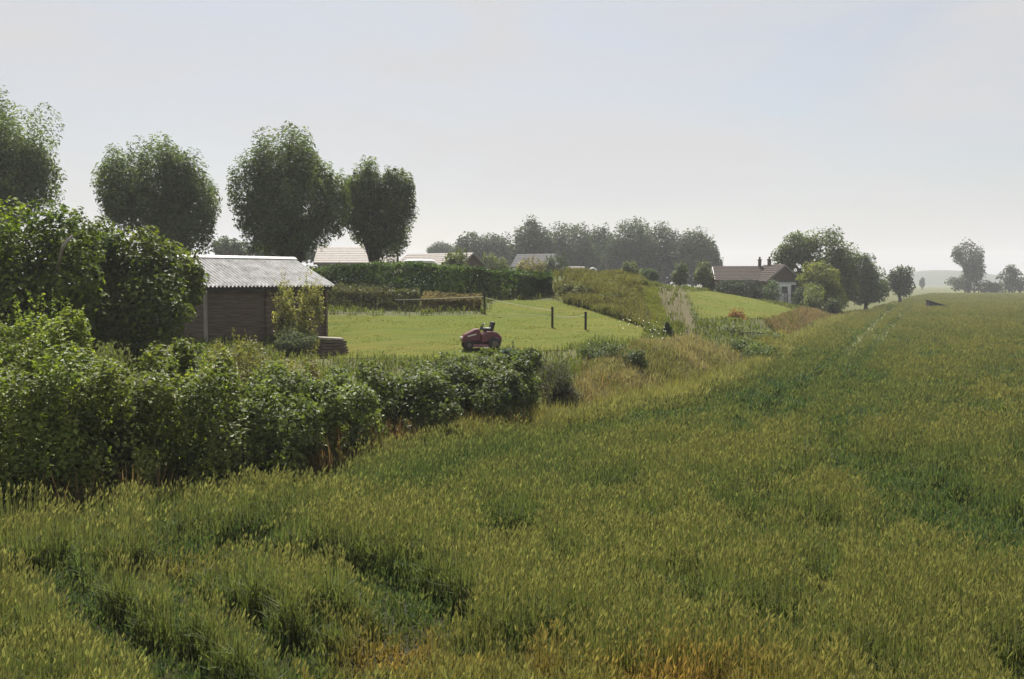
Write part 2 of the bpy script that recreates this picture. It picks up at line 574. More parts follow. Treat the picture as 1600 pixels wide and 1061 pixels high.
def crown_points(blobs, n, lobes=26, lobe_r=0.34, stretch=1.0, solid=0.35, skirt=False, rag=0.45):
    """leaf centres and outward normals for a crown of overlapping ellipsoids, each broken up into lobes.
    blobs: (centre, (rx, ry, rz)); returns centre, normal, lobe id"""
    vol = np.array([b[1][0] * b[1][2] for b in blobs])
    k = np.maximum((n * vol / vol.sum()).astype(int), 40)
    C, N, L = [], [], []
    lid = 0
    for (c, r), m in zip(blobs, k):
        c = np.array(c)
        r = np.array(r)
        ld = unit(lobes)
        lr = lobe_r * rng.uniform(0.5, 1.5, lobes)
        lc = ld * (1.0 - lr[:, None] * rng.uniform(rag, 1.15, (lobes, 1)))
        m1 = int(m * (1 - solid))
        w = lr ** 2
        pick = rng.choice(lobes, m1, p=w / w.sum())
        d = unit(m1)
        rad = rng.uniform(0.0, 1, m1) ** 0.28
        d2 = d.copy()
        d2[:, 2] *= stretch
        p = lc[pick] + d2 * (lr[pick] * rad)[:, None]
        C.append(c + p * r)
        N.append(d * 0.8 + ld[pick] * 0.5)
        L.append(lid + pick)
        m2 = m - m1
        d = unit(m2)
        p = d * (rng.uniform(0.25, 1, m2) ** 0.5)[:, None] * 0.86
        C.append(c + p * r)
        N.append(d)
        L.append(np.full(m2, lid))
        if skirt:
            for j in (-1, -2):
                q = (C[j] - c) / r
                f = 1 / np.maximum(np.sqrt(np.clip(1 - np.clip(q[:, 2], -1, 0) ** 2, 0, 1)), .75)
                q[:, :2] *= f[:, None]
                C[j] = c + q * r
        lid += lobes
    return np.concatenate(C), np.concatenate(N), np.concatenate(L)


def pal(n, base, alt, lid=None, jit=0.28, lj=0.28, mixp=1.3):
    """leaf colours between two real leaf colours, varying from spray to spray and leaf to leaf"""
    t = rng.uniform(0, 1, n) ** mixp
    if lid is not None:
        lt = rng.uniform(0, 1, lid.max() + 1)
        t = np.clip(0.5 * t + 0.5 * lt[lid], 0, 1)
    c = np.array(base)[None] * (1 - t[:, None]) + np.array(alt)[None] * t[:, None]
    g = rng.uniform(1 - jit, 1 + jit, (n, 1))
    if lid is not None:
        g = g * rng.uniform(1 - lj, 1 + lj, lid.max() + 1)[lid][:, None]
    return c * g


def wb(px, py, rx, ry, d, depth=None):
    """blob given by its place and radii in the photograph and its distance"""
    c = P(px, py, d)
    k = d / F
    return (tuple(c), (rx * k, (depth if depth else rx * k), ry * k))


def plant(name, label, cat, blobs, n, size, base, alt, mat=None, lobes=26, lobe_r=0.34, stretch=1.0, up=None, aspect=0.55,
          trunk=None, group=None, nrand=0.7, solid=0.35, shoots=0, shoot_len=(0.3, 0.7), foot=None, part="crown", keep=None, lift_n=.75, skirt=False, rag=.45):
    """a tree or shrub: an Empty at its foot, a leafy crown, a trunk with limbs"""
    mat = mat or M_LEAF
    cx = sum(b[0][0] for b in blobs) / len(blobs)
    cy = sum(b[0][1] for b in blobs) / len(blobs)
    if foot: cx, cy = foot
    z0 = gz(cx, cy)
    root = empty(name, (cx, cy, z0))
    tag(root, label, cat, group)
    off = np.array([cx, cy, z0])
    c, nrm, lid = crown_points(blobs, n, lobes, lobe_r, stretch, solid, skirt, rag)
    if keep is not None:
        k = keep(c)
        c, nrm, lid = c[k], nrm[k], lid[k]
    g = ground_z(c[:, 0], c[:, 1])
    k = c[:, 2] > g + 0.02
    c, nrm, lid = c[k], nrm[k], lid[k]
    nrm = nrm * .75 + np.array([0, 0, lift_n]) + rng.normal(size=nrm.shape) * nrand * .8
    col = pal(len(c), base, alt, lid)
    s = size * rng.uniform(0.6, 1.35, len(c))
    V, Q, K = leaves(c, nrm, s, col, aspect, up)
    if shoots:
        vs, qs, ks = [V], [Q], [K]
        nb = len(V)
        tops = c[np.argsort(-c[:, 2] + rng.uniform(0, .6, len(c)))[:max(len(c) // 6, shoots)]]
        pk = tops[rng.choice(len(tops), shoots)]
        for p in pk:
            Ls = rng.uniform(*shoot_len)
            lean = np.array([rng.normal() * .25, rng.normal() * .25, 1.0])
            m = int(16 * Ls / 0.5) + 4
            t = np.sort(rng.uniform(0, 1, m))
            cc = p + lean * (t * Ls)[:, None] + rng.normal(size=(m, 3)) * (0.05 * (1.15 - t))[:, None]
            cl = pal(m, np.array(base) * 1.25, np.array(alt) * 1.2)
            v, q, kk = leaves(cc, unit(m) + [0, 0, .5], size * rng.uniform(.5, 1.0, m) * (1.1 - .5 * t), cl, aspect)
            vs.append(v); qs.append(q + nb); ks.append(kk)
            nb += len(v)
        V, Q, K = np.concatenate(vs), np.concatenate(qs), np.concatenate(ks)
    mesh_np(part, V - off, Q, mat, K, root)
    # trunk and limbs
    mb = MB()
    top = max(b[0][2] + 0.3 * b[1][2] for b in blobs) - z0
    big = trunk if trunk else 0.05
    stems = 1 if trunk else 4
    for s_ in range(stems):
        a = rng.uniform(0, 6.28)
        bx = math.cos(a) * big * (0 if trunk else 4)
        by = math.sin(a) * big * (0 if trunk else 4)
        pts, rad = [], []
        for i in range(6):
            t = i / 5
            pts.append((bx + rng.normal() * big * .4 * t, by + rng.normal() * big * .4 * t, -0.1 + t * top * .8))
            rad.append(big * (1.15 - .75 * t) if i else big * 1.35)
        mb.tube(pts, rad, 8)
    for b in blobs:
        ct = np.array(b[0]) - off
        for _ in range(5 if trunk else 2):
            d = unit(1)[0]
            e = ct + d * np.array(b[1]) * .55
            h0 = min(top * rng.uniform(.12, .5), max(e[2] * .6, .2))
            m_ = (np.array([0, 0, h0]) + e) / 2 + np.array([0, 0, .1 * top])
            mb.tube([(0, 0, h0), tuple(m_), tuple(e)], [big * .55, big * .35, big * .12], 6)
    mb.build("trunk", M_BARK, root, smooth=True)
    return root


def bush(name, label, cat, blobs, n, size, base, alt, **k):
    k.setdefault('mat', M_BRAMBLE)
    k.setdefault('skirt', True)
    blobs = list(blobs)
    for i, (c, rr) in enumerate(blobs):          # let the foliage reach down to the ground
        g = gz(c[0], c[1]) - .05
        if c[2] - rr[2] > g and i < 3:
            top = c[2] + rr[2]
            blobs[i] = ((c[0], c[1], (top + g) / 2), (rr[0], rr[1], (top - g) / 2))
    return plant(name, label, cat, blobs, n, size, base, alt, **k)


# --- four round-headed willows behind the long hedge
WB, WA = (0.066, 0.094, 0.036), (0.150, 0.182, 0.068)
WK = dict(mat=M_WILLOW, lobes=40, lobe_r=0.28, stretch=1.3, up=0.45, aspect=0.42, trunk=0.38, nrand=0.7, solid=0.22, lift_n=.95, rag=.52, group="round-headed willows behind the hedge")
plant("willow_tree", "tall dense willow cut off by the left edge of the picture", "tree",
      [wb(15, 235, 80, 90, 62), wb(40, 285, 62, 62, 62), wb(-40, 250, 90, 95, 63)], 36000, 0.25, WB, WA, **WK)
plant("willow_tree", "broad round-headed willow behind the shrub left of the shed roof", "tree",
      [wb(235, 296, 78, 80, 64), wb(285, 318, 62, 74, 64), wb(195, 284, 42, 58, 64), wb(290, 355, 52, 42, 64)], 33000, 0.25, WB, WA, **WK)
plant("willow_tree", "tallest willow with a stepped crown rising behind the shed roof", "tree",
      [wb(448, 265, 56, 82, 66), wb(460, 320, 78, 82, 66), wb(392, 300, 38, 62, 66), wb(512, 315, 36, 62, 67), wb(440, 360, 62, 44, 66)], 37500, 0.25, WB, WA, **WK)
plant("willow_tree", "smallest willow, with a split crown on a short bare trunk above the hedge", "tree",
      [wb(572, 295, 32, 50, 70), wb(618, 308, 31, 50, 70), wb(596, 345, 54, 58, 70), wb(545, 320, 16, 40, 71)], 25500, 0.25, WB, WA, **WK)

# --- broad-leaved shrub trees left of the shed
SB, SA = (0.042, 0.076, 0.010), (0.150, 0.180, 0.018)
left_shrub = plant("shrub_tree", "tall dark green broad-leaved shrub at the left edge of the picture", "tree",
      [wb(30, 400, 105, 85, 33), wb(100, 380, 65, 62, 33), wb(-60, 400, 95, 85, 33), wb(50, 485, 110, 75, 32), wb(115, 440, 55, 70, 32)], 15000, 0.20, SB, SA,
      lobes=24, lobe_r=0.32, trunk=0.12, solid=0.32, aspect=0.6, rag=.42)
t_ = plant("shrub_tree", "yellow-green broad-leaved shrub hiding the left end of the shed", "tree",
      [wb(205, 430, 75, 78, 35), wb(262, 428, 52, 62, 35.5), wb(160, 400, 55, 60, 35), wb(225, 490, 80, 70, 34), wb(295, 440, 32, 52, 36), wb(150, 490, 70, 60, 34)], 15000, 0.20, SB, (0.13, 0.145, 0.018),
      lobes=24, lobe_r=0.32, trunk=0.12, solid=0.32, aspect=0.6, rag=.42)

# --- the overgrown thicket along the wheat
BB, BA = (0.060, 0.090, 0.026), (0.155, 0.178, 0.050)
YB, YA = (0.085, 0.130, 0.026), (0.225, 0.240, 0.055)
BK = dict(lobes=30, lobe_r=0.27, nrand=0.75, solid=0.16, aspect=0.62, group="bushes of the thicket along the wheat")
bush("bramble_bush", "pale green bramble bush running out of the left edge", "bush",
     [wb(-80, 655, 120, 125, 18.3), wb(-60, 575, 110, 85, 20), wb(10, 690, 70, 90, 17.8)], 13000, 0.115, YB, YA, shoots=14, **BK)
bush("bramble_bush", "tall pale bramble bush with long upright shoots below the left shrub tree", "bush",
     [wb(70, 650, 95, 115, 18.3), wb(95, 575, 85, 75, 20), wb(110, 530, 45, 42, 20.6), wb(20, 560, 70, 60, 20.4)], 17000, 0.112, YB, YA, shoots=30, shoot_len=(.3, .9), **BK)
bush("bramble_bush", "wide bushy bramble with mixed light and dark leaves left of the shed corner", "bush",
     [wb(190, 660, 95, 95, 18.8), wb(220, 600, 80, 58, 20.5), wb(150, 620, 60, 60, 19.5)], 14000, 0.112, BB, YA, shoots=14, **BK)
bush("bramble_bush", "bramble bush with a tall leafy tuft in front of the shed's pale corner post", "bush",
     [wb(325, 655, 85, 80, 19.6), wb(315, 590, 68, 52, 21.5), wb(285, 555, 26, 42, 21.5)], 13000, 0.112, BB, YA, shoots=16, shoot_len=(.3, .8), **BK)
bush("bramble_bush", "glossy dark bramble bush below the variegated shrub", "bush",
     [wb(425, 650, 78, 62, 20.8), wb(440, 605, 75, 42, 22.6)], 11500, 0.115, BB, BA, shoots=8, **BK)
bush("bramble_bush", "rounded bramble bush with big pale leaves below the stack of boards", "bush",
     [wb(535, 635, 75, 52, 22.6), wb(565, 592, 80, 34, 25.2)], 11500, 0.125, BB, BA, shoots=8, **BK)
bush("bramble_bush", "wide grey-green bramble bush bordering the lawn, left of the maroon mower", "bush",
     [wb(655, 618, 72, 42, 24.6), wb(680, 583, 75, 32, 27.2)], 11500, 0.125, (0.058, 0.086, 0.034), (0.140, 0.160, 0.056), shoots=8, **BK)
bush("bramble_bush", "last big bramble bush before the dry grass, below the maroon mower", "bush",
     [wb(768, 606, 60, 46, 26.6), wb(812, 600, 34, 38, 27.2), wb(755, 572, 58, 28, 29.3)], 11000, 0.13, (0.054, 0.080, 0.030), (0.130, 0.150, 0.05), shoots=6, **BK)
bush("bramble_bush", "tall weedy bush coloured sunlit yellow in front of the shed wall", "bush",
     [wb(395, 565, 62, 28, 25), wb(465, 578, 48, 24, 25.5), wb(350, 560, 40, 26, 24.5)], 9000, 0.085, (0.12, 0.12, 0.035), (0.20, 0.175, 0.06), shoots=40, shoot_len=(.25, .6), **BK)  # yellow leaf colour stands in for sun on the thicket's top
bush("round_shrub", "small round dark shrub with a bare stem, right of the mower", "bush",
     [wb(826, 562, 26, 20, 33)], 2600, 0.10, BB, BA, lobes=16, lobe_r=.35)
bush("round_shrub", "small blue-green shrub just below the mower", "bush",
     [wb(795, 552, 22, 14, 34)], 2000, 0.10, (0.035, 0.065, 0.032), (0.07, 0.1, 0.05), lobes=16, lobe_r=.35)
bush("twiggy_bush", "dull grey-brown twiggy bush at the right end of the thicket", "bush",
     [wb(868, 600, 36, 40, 29), wb(882, 620, 30, 28, 28.6)], 7000, 0.075, (0.045, 0.050, 0.036), (0.10, 0.10, 0.075), lobes=22, lobe_r=.32, shoots=10, shoot_len=(.15, .4), aspect=.35)
bush("nettle_clump", "dark green nettle clump on the slope right of the twiggy bush", "plant",
     [wb(945, 553, 45, 20, 37), wb(990, 566, 24, 20, 36)], 4500, 0.10, (0.05, 0.075, 0.024), (0.09, 0.115, 0.04), lobes=22, lobe_r=.3, shoots=14, shoot_len=(.15, .35))
bush("nettle_clump", "small dark weed clump at the foot of the path", "plant",
     [wb(1042, 528, 20, 17, 48), wb(1043, 511, 8, 9, 48)], 1600, 0.13, (0.045, 0.07, 0.022), (0.085, 0.115, 0.035), lobes=14, lobe_r=.35, shoots=8, shoot_len=(.2, .4))
bush("nettle_clump", "rounded green weed clump above the field edge, near the hollow", "plant",
     [wb(1192, 548, 32, 13, 47), wb(1170, 540, 36, 14, 49)], 3200, 0.13, (0.06, 0.09, 0.026), (0.11, 0.14, 0.04), lobes=18, lobe_r=.32, shoots=10, shoot_len=(.1, .3))
bush("nettle_clump", "long grassy green weed clump right of the path foot", "plant",
     [wb(1120, 515, 52, 10, 57), wb(1190, 522, 36, 8, 60)], 3000, 0.15, (0.08, 0.105, 0.035), (0.135, 0.15, 0.055), lobes=20, lobe_r=.3, shoots=20, shoot_len=(.15, .4))
bush("dock_clump", "rusty orange clump of seeding docks below the right-hand lawn", "plant",
     [wb(1150, 494, 17, 9, 68), wb(1155, 503, 20, 8, 67)], 1800, 0.13, (0.22, 0.11, 0.035), (0.32, 0.19, 0.07), lobes=14, lobe_r=.34, mat=M_DRY, shoots=14, shoot_len=(.2, .5))

# --- variegated shrub at the open end of the shed
plant("variegated_shrub", "upright yellow-splashed shrub against the shed wall", "bush",
      [wb(464, 505, 34, 44, 41.5), wb(484, 490, 20, 40, 41.5), wb(446, 490, 18, 38, 41.5), wb(466, 530, 38, 26, 41.3)], 4200, 0.13, (0.08, 0.10, 0.035), (0.34, 0.30, 0.12),
      lobes=24, lobe_r=.26, shoots=70, shoot_len=(.4, 1.1), nrand=.9, solid=.15, rag=.1, skirt=True)
plant("grey_shrub", "low silver-leaved bush at the foot of the variegated shrub", "bush",
      [wb(462, 532, 36, 16, 40.2)], 2200, 0.12, (0.10, 0.12, 0.09), (0.22, 0.24, 0.20), lobes=18, lobe_r=.3, shoots=10, shoot_len=(.15, .4), aspect=.3)


# --- long clipped hedge and the scrubby bank
def hedge(name, label, cat, path, w, h, n, size, base, alt, wob=0.12, group=None, mat=None, hfun=None):
    """a hedge that follows the ground along path (x, y)"""
    path = np.array(path)
    x0, y0 = path[0]
    root_z = gz(x0, y0)
    root = empty(name, (x0, y0, root_z))
    tag(root, label, cat, group)
    seg = np.hypot(*np.diff(path, axis=0).T)
    cum = np.r_[0, np.cumsum(seg)]
    s = rng.uniform(0, cum[-1], n)
    cx = np.interp(s, cum, path[:, 0])
    cy = np.interp(s, cum, path[:, 1])
    tx = np.interp(s, cum, np.gradient(path[:, 0], cum))
    ty = np.interp(s, cum, np.gradient(path[:, 1], cum))
    tl = np.hypot(tx, ty)
    nx_, ny_ = -ty / tl, tx / tl
    face = rng.choice(4, n, p=[.34, .34, .22, .10])
    a = rng.uniform(-1, 1, n)
    bmp = wob * (vnoise(s / .8, a * 3 + face * 7, 5) * 2 - 1) * 2
    hh = h * (1 + 0.5 * (vnoise(s / 2.6, s * 0, 9) - .5) * wob * 4)
    if hfun is not None: hh = hh * hfun(s / cum[-1])
    dep = 1 - rng.uniform(0, 1, n) ** 2 * .35
    off_ = np.where(face == 0, -w / 2 * dep - bmp, np.where(face == 1, w / 2 * dep + bmp, a * w / 2))
    zz = np.where(face < 2, (a + 1) / 2 * hh, np.where(face == 2, hh * (dep * .3 + .7) + bmp, rng.uniform(0, 1, n) * hh))
    x = cx + nx_ * off_
    y = cy + ny_ * off_
    z = ground_z(x, y) + zz
    nor = np.stack([np.where(face == 0, -nx_, np.where(face == 1, nx_, 0)), np.where(face == 0, -ny_, np.where(face == 1, ny_, 0)), np.where(face == 2, 1.0, 0.2)], -1)
    nor = nor + rng.normal(size=(n, 3)) * .6
    lid = (s / 0.9).astype(int)
    col = pal(n, base, alt, lid)
    V, Q, K = leaves(np.stack([x, y, z], -1), nor, size * rng.uniform(.6, 1.35, n), col, .6)
    mesh_np("foliage", V - np.array([x0, y0, root_z]), Q, mat or M_LEAF, K, root)
    for k in range(max(3, int(cum[-1] / 1.2))):
        mb = MB()
        t = (k + .5) / max(3, int(cum[-1] / 1.2)) * cum[-1]
        qx, qy = np.interp(t, cum, path[:, 0]), np.interp(t, cum, path[:, 1])
        q = gz(qx, qy) - root_z
        mb.tube([(qx - x0, qy - y0, q - .05), (qx - x0 + .05, qy - y0, q + h * .7)], [.05, .02], 5)
        mb.build("stem", M_BARK, root)
    return root


def XY(px, py, d):
    p = P(px, py, d)
    return (p.x, p.y)


HB, HA = (0.028, 0.055, 0.018), (0.065, 0.095, 0.026)
hedge("clipped_hedge", "long dark clipped hedge along the back of the lawn under the willows", "hedge",
      [XY(440, 470, 59), XY(560, 470, 60), XY(700, 470, 61), XY(790, 470, 63)], 1.5, 2.15, 17000, 0.17, HB, HA, group="hedges behind the lawn",
      hfun=lambda t: 1.0 - 0.22 * sstep(.75, 1.0, t))
hedge("clipped_hedge", "short dark hedge end beside the scrubby bank", "hedge",
      [XY(802, 470, 63), XY(835, 470, 64), XY(862, 470, 64)], 1.6, 1.45, 4500, 0.17, HB, HA, group="hedges behind the lawn",
      hfun=lambda t: 1.0 - 0.15 * t)
bush("bank_scrub", "grey-brown scrub spilling down the bank onto the back of the lawn", "bush",
     [wb(905, 462, 38, 20, 63), wb(955, 474, 36, 18, 61), wb(985, 484, 20, 12, 60)], 5200, 0.17, (0.065, 0.075, 0.025), (0.13, 0.125, 0.05), lobes=26, lobe_r=.28, shoots=30, shoot_len=(.2, .6))
bush("bank_scrub", "olive scrub topping the bank beside the path", "bush",
     [wb(900, 446, 40, 13, 67), wb(960, 450, 40, 13, 66)], 4200, 0.18, (0.09, 0.10, 0.03), (0.15, 0.145, 0.055), lobes=26, lobe_r=.28, shoots=40, shoot_len=(.2, .5))
for i, (a, b, c, lab) in enumerate([((512, 480, 55.5), (655, 480, 55.5), 1.05, "low hedge strip coloured dark for the tree shadow, back of the lawn"),
                                    ((660, 482, 55), (752, 482, 55), 0.70, "low tan grassy bank left of the dark fence post")]):
    B_, A_ = ((0.05, 0.055, 0.03), (0.09, 0.085, 0.05)) if i == 0 else ((0.16, 0.135, 0.06), (0.25, 0.21, 0.10))  # first strip darker than the tan bank, painting in the tree shadow
    hedge("low_bank", lab, "bank", [XY(*a), XY((a[0] + b[0]) / 2, a[1], a[2]), XY(*b)], 1.6, c, 5000, 0.15, B_, A_, mat=M_DRY if i else M_LEAF)

# --- trees and shrubs behind the bank
TB, TA = (0.030, 0.050, 0.020), (0.065, 0.090, 0.032)
far_trees = [
    (688, 388, 20, 11, 300, "tiny far tree behind the pale gabled roof"),
    (738, 392, 30, 29, 232, "low round tree at the left end of the far wood"),
    (778, 393, 30, 28, 236, "round tree with pale gaps, second from the left of the far wood"),
    (833, 385, 33, 46, 215, "taller tree with a ragged pointed top above the white house"),
    (890, 388, 40, 44, 226, "broad dark tree right of the white house"),
    (938, 392, 30, 40, 236, "lower dark tree in the dip of the far wood"),
    (986, 386, 42, 44, 226, "broadest tree at the middle of the far wood"),
    (1032, 390, 36, 40, 230, "grey-green tree right of the middle of the far wood"),
    (1082, 392, 32, 34, 225, "rounded tree near the right end of the far wood"),
    (1106, 402, 20, 30, 228, "drooping last tree at the right end of the far wood"),
]
for px, py, rx, ry, d, lab in far_trees:
    bl = [wb(px, py - ry * .05, rx, ry, d), wb(px - rx * .45, py + ry * .35, rx * .75, ry * .7, d - 2), wb(px + rx * .5, py + ry * .3, rx * .7, ry * .72, d + 1), wb(px, 428, rx * 1.05, 20, d - 1)]
    plant("broadleaf_tree", lab, "tree", bl, 12000 if rx > 22 else 4500, 0.60, TB, TA, lobes=44, lobe_r=.27, trunk=.3, solid=.45, group="trees of the far wood", stretch=1.2, mat=M_WILLOW, aspect=.6)
for px, py, rx, ry, d, lab in [
    (352, 385, 26, 16, 165, "hazy grey tree in the gap left of the tallest willow"),
    (400, 390, 34, 15, 170, "hazy low tree just above the shed roof ridge"),
    (490, 396, 30, 18, 160, "pale hazy tree between the shed roof and the low houses")]:
    plant("broadleaf_tree", lab, "tree", [wb(px, py, rx, ry, d), wb(px + rx * .6, py + 5, rx * .7, ry * .7, d)], 2200, 0.5, TB, TA, lobes=26, lobe_r=.3, trunk=.2, group="hazy trees behind the willows")

mids = [
    ("round_shrub", (710, 410, 22, 20, 92), "round light green bush in front of the gabled roof", (0.09, 0.12, 0.03), (0.15, 0.17, 0.05), 1.0),
    ("willow_shrub", (770, 416, 24, 20, 100), "grey-green willow shrub right of the brown gable", (0.10, 0.125, 0.06), (0.17, 0.19, 0.10), 1.3),
    ("young_conifer", (832, 420, 24, 22, 100), "yellowish spreading young tree below the white house", (0.15, 0.14, 0.05), (0.24, 0.20, 0.08), 1.0),
    ("round_shrub", (868, 415, 24, 18, 120), "dark shrub right of the yellowish young tree", (0.045, 0.065, 0.03), (0.08, 0.10, 0.05), 1.0),
    ("willow_shrub", (985, 422, 16, 15, 108), "pale young willow shrub near the middle of the bank top", (0.09, 0.115, 0.05), (0.15, 0.17, 0.08), 1.3),
    ("round_shrub", (1014, 430, 15, 11, 110), "blue-green low shrub between two young willows", (0.055, 0.09, 0.045), (0.10, 0.135, 0.065), 1.0),
    ("willow_shrub", (1062, 429, 14, 16, 112), "narrow young willow shrub behind the top of the path", (0.08, 0.11, 0.05), (0.14, 0.165, 0.08), 1.3),
    ("willow_shrub", (1098, 427, 15, 18, 112), "pale willow shrub left of the low farmhouse", (0.10, 0.12, 0.055), (0.16, 0.175, 0.085), 1.3),
    ("round_shrub", (1108, 440, 10, 14, 113), "dark brownish shrub touching the farmhouse's left end", (0.05, 0.05, 0.025), (0.09, 0.08, 0.04), 1.0),
]
for nm, (px, py, rx, ry, d), lab, B_, A_, st in mids:
    plant(nm, lab, "bush", [wb(px, py, rx, ry, d), wb(px - rx * .35, py + ry * .35, rx * .7, ry * .7, d - .5), wb(px + rx * .35, py + ry * .4, rx * .7, ry * .65, d + .3)],
          1700, 0.28, B_, A_, lobes=20, lobe_r=.32, stretch=st, trunk=.07, shoots=10, shoot_len=(.3, .8), mat=M_WILLOW)

# --- trees round the farmhouse
plant("broadleaf_tree", "big spreading tree with gaps behind the farmhouse's white end", "tree",
      [wb(1292, 400, 46, 44, 128), wb(1250, 386, 30, 26, 128), wb(1228, 402, 22, 26, 128), wb(1305, 440, 36, 46, 127), wb(1322, 425, 26, 44, 130), wb(1232, 432, 26, 20, 129)], 22000, 0.34, (0.05, 0.075, 0.022), (0.11, 0.135, 0.038),
      lobes=30, lobe_r=.30, trunk=.4, solid=.35)
plant("broadleaf_tree", "sunlit yellow-green rounded tree in front of the big spreading tree", "tree",
      [wb(1282, 440, 35, 34, 116), wb(1300, 462, 24, 28, 115), wb(1262, 448, 22, 26, 116)], 10000, 0.28, (0.10, 0.125, 0.02), (0.19, 0.195, 0.03),
      lobes=24, lobe_r=.34, trunk=.2)
plant("round_shrub", "round pale olive shrub at the edge of the brown hollow", "bush",
      [wb(1272, 460, 20, 22, 110), wb(1270, 472, 19, 14, 109)], 2600, 0.2, (0.095, 0.12, 0.035), (0.15, 0.165, 0.06), lobes=20, lobe_r=.32)
plant("round_shrub", "dark low shrub in the shade beside the hollow", "bush",
      [wb(1305, 478, 16, 14, 110)], 1500, 0.2, (0.035, 0.05, 0.02), (0.06, 0.08, 0.03), lobes=16, lobe_r=.32)
plant("broadleaf_tree", "sloping grey-green tree right of the big spreading tree", "tree",
      [wb(1345, 425, 24, 34, 140), wb(1365, 440, 26, 32, 142), wb(1350, 455, 34, 22, 139)], 10000, 0.36, (0.055, 0.08, 0.035), (0.10, 0.125, 0.055),
      lobes=26, lobe_r=.3, trunk=.25)
plant("broadleaf_tree", "dark round-topped tree standing alone at the field's far corner", "tree",
      [wb(1410, 430, 21, 20, 172), wb(1412, 448, 20, 18, 172), wb(1398, 440, 14, 18, 173)], 3200, 0.42, (0.035, 0.05, 0.025), (0.065, 0.08, 0.04),
      lobes=22, lobe_r=.32, trunk=.3)
plant("broadleaf_tree", "tall ragged tree on the horizon at the far right", "tree",
      [wb(1512, 398, 23, 25, 340), wb(1518, 428, 20, 26, 340), wb(1530, 415, 10, 28, 341), wb(1496, 396, 11, 14, 340)], 3200, 0.9, (0.035, 0.05, 0.028), (0.065, 0.08, 0.045),
      lobes=20, lobe_r=.34, trunk=.5, stretch=1.2)
plant("broadleaf_tree", "low bushy tree at the foot of the tall horizon tree", "tree",
      [wb(1500, 443, 20, 14, 335), wb(1545, 448, 22, 11, 335)], 1800, 0.8, TB, TA, lobes=20, lobe_r=.34, trunk=.3)
plant("broadleaf_tree", "round dark tree on the horizon at the right edge of the picture", "tree",
      [wb(1580, 436, 20, 22, 330), wb(1608, 445, 22, 16, 330)], 2200, 0.85, (0.035, 0.045, 0.03), (0.06, 0.072, 0.045), lobes=20, lobe_r=.34, trunk=.4)
plant("broadleaf_tree", "low hedge-like trees running out of the right edge on the horizon", "tree",
      [wb(1560, 450, 30, 9, 345), wb(1640, 448, 40, 12, 335), wb(1700, 446, 40, 14, 335)], 2600, 0.8, TB, TA, lobes=22, lobe_r=.34, trunk=.3)
plant("broadleaf_tree", "tiny slender tree before the hazy hill", "tree",
      [wb(1441, 442, 5, 9, 520)], 500, 0.9, TB, TA, lobes=12, lobe_r=.34, trunk=.25)

# --- hazy hill on the horizon
hx = np.linspace(300, 1080, 90)
hy = np.linspace(1100, 1430, 14)
HX, HY = np.meshgrid(hx, hy)
HZ = 19 * np.exp(-((HX - 545) / 90) ** 2) * np.exp(-((HY - 1270) / 95) ** 2) + 9 * np.exp(-((HX - 820) / 170) ** 2) * np.exp(-((HY - 1270) / 95) ** 2) - 0.4 + 1.2 * (fbm(HX / 40, HY / 40, 4) - .5)
_i = np.arange(HX.size).reshape(HX.shape)
o = mesh_np("hills", np.stack([HX, HY, HZ], -1).reshape(-1, 3), np.stack([_i[:-1, :-1], _i[:-1, 1:], _i[1:, 1:], _i[1:, :-1]], -1).reshape(-1, 4), M_HILL, smooth=True)
tag(o, "low hazy hill on the horizon beyond the wheat", "hill", kind="structure")


